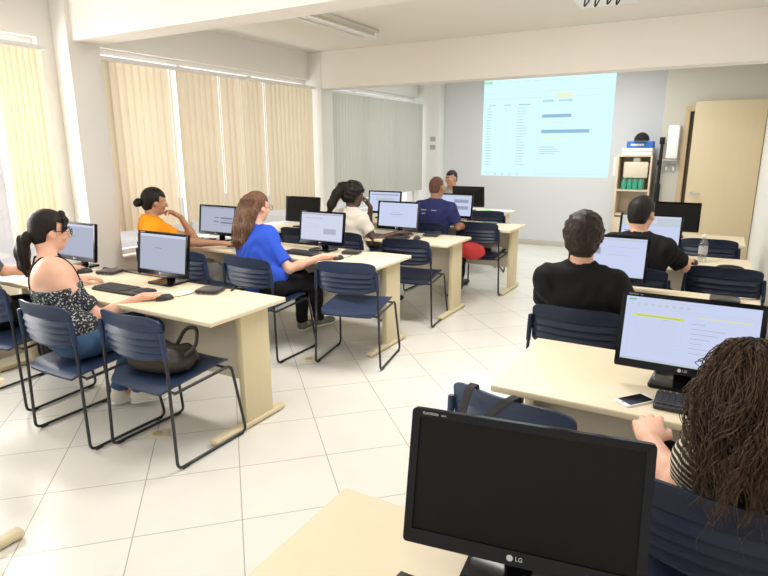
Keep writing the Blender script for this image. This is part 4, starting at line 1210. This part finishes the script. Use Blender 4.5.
for s in (1,-1):
    ring=[hb_+Q@V3(s*.034+.026*math.cos(t),.109-.25*abs(s*.034+.026*math.cos(t))**1.5,.002+.020*math.sin(t))-L0 for t in np.linspace(0,2*math.pi,21)]
    gl.tube(ring,.0024,6)
    gl.tube([hb_+Q@V3(s*.060,.103,.006)-L0,hb_+Q@V3(s*.079,.06,.008)-L0,hb_+Q@V3(s*.083,0,.004)-L0],.0022,6)
gl.tube([hb_+Q@V3(-.009,.110,.004)-L0,hb_+Q@V3(.009,.110,.004)-L0],.0022,6)
g_=gl.build('glasses',M['glasses'],P.root)
# ---------------- neighbour at the frame edge
P=Person('person at the left edge of the frame, only a bare forearm and dark lap visible',(-4.16,1.92),-8,(-4.22,1.88,1.16),h=.008,skin='skin_pink')
P.setarm(1,(-4.20,2.06,.805),(-4.035,2.36,.785),hf=(.45,.85,-.02),curl=20,sh=(-4.06,1.86,.93))
P.setarm(-1,(-4.47,2.12,.73),(-4.40,2.30,.77),hf=(.2,.9,-.1))
P.build_body(); P.eyes(); P.shirt(M['c_grey'],sleeve=.55); P.trousers(M['c_blackpant']); P.shoes(M['shoe_black']); P.hair(M['hair_dark'])
# ---------------- woman in royal blue
P=Person('long-haired woman with glasses in a royal blue shirt at the second left desk',(-3.08,3.46),-8,(-3.27,3.60,1.150),hyaw=-14,hpitch=-6,h=.007,skin='skin_pink',sw=.165,neck=(-3.235,3.545,.96))
P.setarm(1,(-2.885,3.50,.69),(-2.705,3.715,.775),hf=(.6,.75,-.02),curl=22,sh=(-3.075,3.495,.875))
P.setarm(-1,(-3.47,3.62,.70),(-3.33,3.76,.775),hf=(.3,.9,-.05),sh=(-3.41,3.555,.875))
P.setleg(1,(-2.90,3.84,.53),(-3.08,4.13,.10)); P.setleg(-1,(-3.08,3.90,.52),(-3.15,3.97,.09))
P.build_body(); P.eyes(); P.brows(M['hair_brown']); P.lips(M['skin_tan'])
P.shirt(M['c_blue'],sleeve=.78,g=.016); P.trousers(M['c_blackpant']); P.shoes(M['shoe_grey'],M['white'])
hb_=P.head; Q=P.Rh; L0=np.array(P.root.location)
def longh(q):
    b=hb_
    for s,x in enumerate((-.055,-.03,0,.03,.055)):
        q.chain([b+Q@V3(x,-.06,.05),b+Q@V3(x*1.25,-.105,-.05),b+Q@V3(x*1.35,-.115,-.16)+V3(-.01,-.01,0),b+Q@V3(x*1.25,-.105,-.27)+V3(-.02,-.02,0),b+Q@V3(x*.9,-.09,-.36)+V3(-.02,-.02,0)],[.045,.044,.040,.034,.014],.025)
    q.post.append(lambda F,G: F+.0035*np.sin(((G-b)@Q)[...,0]*210+4*np.sin(G[...,2]*14)))
    return 'long_hair'
hr=P.hair(M['hair_brown'],t=.014,front=.055,low=-.07,extra=longh)
rg=random.Random(3); paths=[]
for i in range(130):
    x=rg.uniform(-.085,.085); dz=rg.uniform(-.30,-.40); w=rg.uniform(.006,.016); ph=rg.uniform(0,6)
    pts=[]
    for t in np.linspace(0,1,14):
        z=.06+(dz-.06)*t
        y=-.085-.055*math.sin(min(1,t*1.4)*math.pi*.5)-.012+.03*t+.006*math.sin(7*t+ph)
        y-=.018*(1-(x/.09)**2)
        pts.append(hb_+Q@V3(x*(1.15+.35*math.sin(t*2.6))+w*math.sin(4*t+ph)*t,y,z)+V3(-.02,-.02,0)*t)
    paths.append(pts)
P.strands(M['hair_brown'],paths,.0028,parent=hr)
gl=MB()
for s in (1,-1):
    gl.tube([hb_+Q@V3(s*.034+.024*math.cos(t),.108,.002+.019*math.sin(t))-L0 for t in np.linspace(0,2*math.pi,17)],.002,6)
    gl.tube([hb_+Q@V3(s*.058,.104,.006)-L0,hb_+Q@V3(s*.082,0,.004)-L0],.002,6)
gl.tube([hb_+Q@V3(-.010,.108,.004)-L0,hb_+Q@V3(.010,.108,.004)-L0],.002,6)
gl.build('glasses',M['glasses'],P.root)
# ---------------- woman in orange
P=Person('woman with dark bun in an orange shirt, arm stretched out on the desk',(-4.25,3.45),-26,(-4.37,3.48,1.155),hyaw=-28,hpitch=-8,h=.008,skin='skin_mid',sw=.17,neck=(-4.365,3.41,.985))
P.setarm(1,(-4.05,3.56,.80),(-3.83,3.735,.785),hf=(.9,.4,-.02),curl=14,sh=(-4.205,3.36,.92))
P.setarm(-1,(-4.22,3.76,.80),(-4.268,3.665,1.005),hf=(-.40,-.62,.55),hb=(.5,.8,.2),curl=50,sh=(-4.49,3.47,.915))
P.build_body(); P.eyes(); P.lips(M['skin_tan'])
P.shirt(M['c_orange'],sleeve=.5,g=.026); P.trousers(M['c_lightjean']); P.shoes(M['shoe_black'])
hb_=P.head; Q=P.Rh
def bun(q):
    q.ell(hb_+Q@V3(-.01,-.135,-.02),(.040,.036,.040),Q,.02); q.ell(hb_+Q@V3(.02,-.155,-.035),(.022,.02,.024),Q,.02); q.ell(hb_+Q@V3(-.03,-.155,-.03),(.02,.02,.022),Q,.02)
    return 'bun'
P.hair(M['hair_black'],t=.014,front=.055,low=-.05,extra=bun)
# ---------------- woman in cream blouse
P=Person('woman with dark gathered hair in a cream blouse at the third left desk',(-3.17,4.88),-18,(-3.215,4.965,1.150),hyaw=-22,hpitch=-8,h=.008,skin='skin_dark',sw=.165,neck=(-3.22,4.915,.985))
P.setarm(1,(-2.93,4.90,.72),(-2.77,5.09,.785),hf=(.6,.75,-.02),curl=20)
P.setarm(-1,(-3.17,5.16,.80),(-3.10,5.10,1.02),hf=(-.3,-.2,.7),hb=(.7,.6,.2),curl=55)
P.build_body(); P.eyes(); P.shirt(M['c_white'],sleeve=.62,g=.017); P.trousers(M['c_jeans']); P.shoes(M['shoe_black'])
hb_=P.head; Q=P.Rh
def puff(q):
    a=hb_+Q@V3(0,-.10,.075)
    q.ell(a,(.05,.05,.045),Q,.02); q.ell(a+Q@V3(-.05,-.04,.01),(.028,.03,.026),Q,.02); q.ell(a+Q@V3(0,.03,.03),(.03,.03,.024),Q,.02)
    q.chain([a+Q@V3(-.02,-.02,0),a+Q@V3(-.05,-.075,-.08),a+Q@V3(-.065,-.115,-.19),a+Q@V3(-.06,-.14,-.27)],[.05,.050,.045,.020],.02)
    q.post.append(lambda F,G: F+.005*np.sin(G[...,0]*110)*np.sin(G[...,1]*105+1)*np.sin(G[...,2]*90))
    return 'gathered_hair'
P.hair(M['hair_black'],t=.034,front=.05,low=-.04,messy=.004,extra=puff)
# ---------------- man in navy
P=Person('man with shaved head in a navy t-shirt at the farthest left desk',(-2.74,5.92),-6,(-2.735,5.925,1.185),hyaw=-14,hpitch=-4,h=.008,skin='skin_tan',sw=.19,neck=(-2.735,5.885,1.02))
P.setarm(1,(-2.47,5.92,.76),(-2.42,6.18,.785),hf=(-.2,.9,-.05),curl=20)
P.setarm(-1,(-3.02,5.96,.76),(-2.92,6.18,.785),hf=(.25,.9,-.05),curl=20)
P.build_body(); P.eyes()
sh=P.shirt(M['c_navy'],sleeve=.72,g=.018); P.trousers(M['c_blackpant']); P.shoes(M['shoe_black'])
P.hair(M['hair_buzz'],t=.003,front=.045,low=-.02)
bk=P.chest-P.f*.128; L0=np.array(P.root.location)
for (x0,x1,z) in ((-.11,-.04,.085),(.02,.09,.085),(-.10,.02,.045),(-.09,-.06,-.10),(-.03,.0,-.10),(.03,.05,-.105)):
    a=bk+P.r*x0+V3(0,0,z)-P.f*.004*(z<0); b=bk+P.r*x1+V3(0,0,z)-P.f*.004*(z<0)
    MB().add([a-L0,b-L0,b-L0+V3(0,0,.012),a-L0+V3(0,0,.012)],[(0,1,2,3)]).build('print_line',M['print'],sh,smooth=0)
# ---------------- teacher
P=Person('person facing the room behind the teacher desk, face showing above the monitors',(-3.58,8.34),178,(-3.545,8.17,1.165),hyaw=166,hpitch=-4,h=.007,skin='skin_mid',sw=.18,neck=(-3.55,8.22,1.0))
P.setarm(1,(-3.83,8.12,.80),(-3.66,7.96,.79),hf=(.5,-.8,0)); P.setarm(-1,(-3.27,8.12,.80),(-3.42,7.96,.79),hf=(-.4,-.8,0))
P.build_body(); P.eyes(); P.brows(M['hair_dark']); P.lips(M['skin_tan']); P.shirt(M['c_lightjean'],sleeve=.6); P.trousers(M['c_blackpant']); P.shoes(M['shoe_black']); P.hair(M['hair_dark'],t=.006,front=.05,low=-.02)
# ---------------- man in black, nearer
P=Person('man with tousled brown hair in a black polo shirt, right side of the room',(-.575,3.20),2,(-.585,3.06,1.165),hyaw=6,hpitch=-6,h=.007,skin='skin_light',sw=.165,neck=(-.58,3.045,1.0),hipw=.16)
P.setarm(1,(-.31,3.16,.74),(-.42,3.43,.785),hf=(-.25,.9,-.05)); P.setarm(-1,(-.80,3.22,.74),(-.72,3.43,.785),hf=(.25,.9,-.05))
P.build_body(); P.eyes(); P.shirt(M['c_black'],sleeve=.75,g=.018,collar=True); P.trousers(M['c_blackpant']); P.shoes(M['shoe_black'])
P.hair(M['hair_dark'],t=.027,front=.045,low=-.055,messy=.0045)
# ---------------- man in black, farther
P=Person('man with short black hair in a black polo shirt beside the water bottle',(-.46,4.38),-8,(-.452,4.31,1.175),hyaw=-22,hpitch=-6,h=.007,skin='skin_light',sw=.18,neck=(-.445,4.275,1.01))
P.setarm(1,(-.165,4.50,.80),(-.165,4.80,.785),hf=(.1,.95,-.03),curl=20,sh=(-.285,4.29,.95)); P.setarm(-1,(-.72,4.44,.74),(-.60,4.76,.785),hf=(.25,.9,-.05))
P.build_body(); P.eyes(); P.shirt(M['c_black'],sleeve=.75,g=.018,collar=True); P.trousers(M['c_blackpant']); P.shoes(M['shoe_black'])
P.hair(M['hair_black'],t=.010,front=.05,low=-.03)
# ---------------- woman with curly hair
P=Person('woman with long curly brown hair and striped top, hand on the desk edge, lower right',(.10,1.73),6,(.108,1.54,1.048),hyaw=4,hpitch=-14,h=.005,skin='skin_pink',sw=.100,neck=(.112,1.535,.885))
P.setarm(-1,(-.005,1.565,.745),(-.097,1.725,.787),hf=(-.16,.9,.03),hb=(-.12,-.25,1),curl=[20,22,24,30],hsc=1.12,sh=(.035,1.525,.852))
P.setarm(1,(.27,1.64,.70),(.22,1.88,.785),hf=(-.1,.9,-.05),curl=20)
P.build_body(); P.eyes(); P.shirt(M['c_stripe'],sleeve=0,g=.011,neckdrop=.03); P.trousers(M['c_blackpant']); P.shoes(M['shoe_black'])
hb_=P.head; Q=P.Rh
def vol(q):
    for x in (-.032,-.012,.012,.032):
        q.chain([hb_+Q@V3(x*.7,-.03,.05),hb_+Q@V3(x*1.2,-.08,-.05)+V3(0,0,0),hb_+V3(x*1.4,-.075,-.14),hb_+V3(x*1.4,-.085,-.23),hb_+V3(x*1.1,-.085,-.28)],[.048,.044,.040,.030,.012],.03)
    q.post.append(lambda F,G: F+.006*np.sin(G[...,0]*80+3*np.sin(G[...,2]*40))*np.sin(G[...,2]*60+2*np.sin(G[...,0]*60)))
    return 'hair_volume'
hr=P.hair(M['hair_deep'],t=.016,front=.05,low=-.075,messy=.004,extra=vol)
rg=random.Random(11)
def curls(count,Rlo,Rhi,Llo,Lhi,amlo,amhi,azm):
    paths=[]
    for i in range(count):
        az=rg.uniform(-azm,azm)      # 0 = straight back
        pol=rg.uniform(0.02,1)**.6*1.45
        d=V3(math.sin(az)*math.sin(pol),-math.cos(az)*math.sin(pol),math.cos(pol))
        p0=V3(d[0]*.092,d[1]*.112-.016,d[2]*.108+.028)
        L=rg.uniform(Llo,Lhi)*(1 if abs(az)<1.7 else .8)
        ph=rg.uniform(0,6.28); am=rg.uniform(amlo,amhi); fq=rg.uniform(4,9)
        R1=rg.uniform(Rlo,Rhi); pts=[]
        hd=V3(math.sin(az),-math.cos(az),0); n=26
        rad=np.hypot(p0[0]/.092,(p0[1]+.016)/.112)
        for k in range(n):
            t=k/(n-1)
            rr=rad+(R1-rad)*min(1,t*1.8)**.8
            out=V3(hd[0]*.080*rr*(1+.15*math.sin(t*3)),hd[1]*.112*rr-.016-.035*t,0)
            z=p0[2]+.010*math.sin(math.pi*min(1,t*2.5))-L*max(0,t-.04)**1.15
            a=am*min(1,t*3); cl=round(az*4.5); b_=.013*min(1,t*2.5)    # locks wave together
            pts.append(hb_+V3(out[0]+a*math.sin(fq*t*3+ph)+b_*math.sin(13*t+cl*2.1+.4*math.sin(ph)),out[1]+a*math.cos(fq*t*3+ph)+b_*math.cos(12*t+cl*1.3),z+.006*math.sin(17*t+cl)))
        paths.append(pts)
    return paths
P.strands(M['hair_curly'],curls(1900,.35,1.28,.20,.37,.002,.007,2.3),.00125,name='curls',parent=hr)
paths=[]
for (x,y,L) in ((-.095,-.04,.34),(-.10,.0,.30),(-.105,.03,.27),(-.045,-.12,.40),(-.10,-.03,.33),(.02,-.13,.37),(-.07,-.09,.36)):
    ph=rg.uniform(0,6); pts=[]
    for t in np.linspace(0,1,24): pts.append(hb_+V3(x*(.7+.55*t)+.010*math.sin(15*t+ph),y-.02*t+.010*math.cos(15*t+ph),.02-L*t))
    paths.append(pts)
P.strands(M['hair_curly'],paths,.0016,name='loose_locks',parent=hr)
# ------------------------------------------------------------------ light
w=bpy.data.worlds.new('world'); SC.world=w; w.use_nodes=True
bg=w.node_tree.nodes['Background']; bg.inputs['Color'].default_value=(1.0,.97,.93,1); bg.inputs['Strength'].default_value=1.0
def area(name,loc,rot,sx,sy,power,col=(1,1,1),spread=180):
    l=bpy.data.lights.new(name,'AREA'); l.shape='RECTANGLE'; l.size=sx; l.size_y=sy; l.energy=power; l.color=col; l.spread=R(spread)
    o=bpy.data.objects.new(name,l); link(o); o.location=loc; o.rotation_euler=rot; return o
# daylight outside the three windows (facing +x, into the room)
for (y0,y1),p in zip(wins,(165,32,16)):
    area('daylight',(XL-.75,(y0+y1)/2,1.75),(0,R(-90),0),1.7,(y1-y0)+.5,p,(1,.98,.94))
# added unseen fill lamps under the ceiling, brightening walls, columns and floor
area('ceiling_fill',(-1.4,.3,2.77),(0,0,0),2.4,1.0,6,(1,.97,.92))
area('ceiling_fill',(-2.3,8.2,2.77),(0,0,0),2.6,.8,40,(.95,.98,1))
area('ceiling_fill',(-1.2,7.6,2.77),(0,0,0),.6,1.2,18,(1,.98,.95))
area('ceiling_fill',(-2.2,1.9,2.77),(0,0,0),1.6,1.2,10,(1,.97,.93))
area('ceiling_fill',(-1.5,3.75,2.775),(0,0,0),1.3,.35,58,(1,.97,.93))
SC.view_settings.view_transform='Standard'
SC.view_settings.look='None'
SC.view_settings.exposure=.17
SC.cycles.max_bounces=10; SC.cycles.diffuse_bounces=6; SC.cycles.glossy_bounces=4; SC.cycles.transparent_max_bounces=12
SC.cycles.sample_clamp_indirect=6
SC.cycles.use_denoising=True
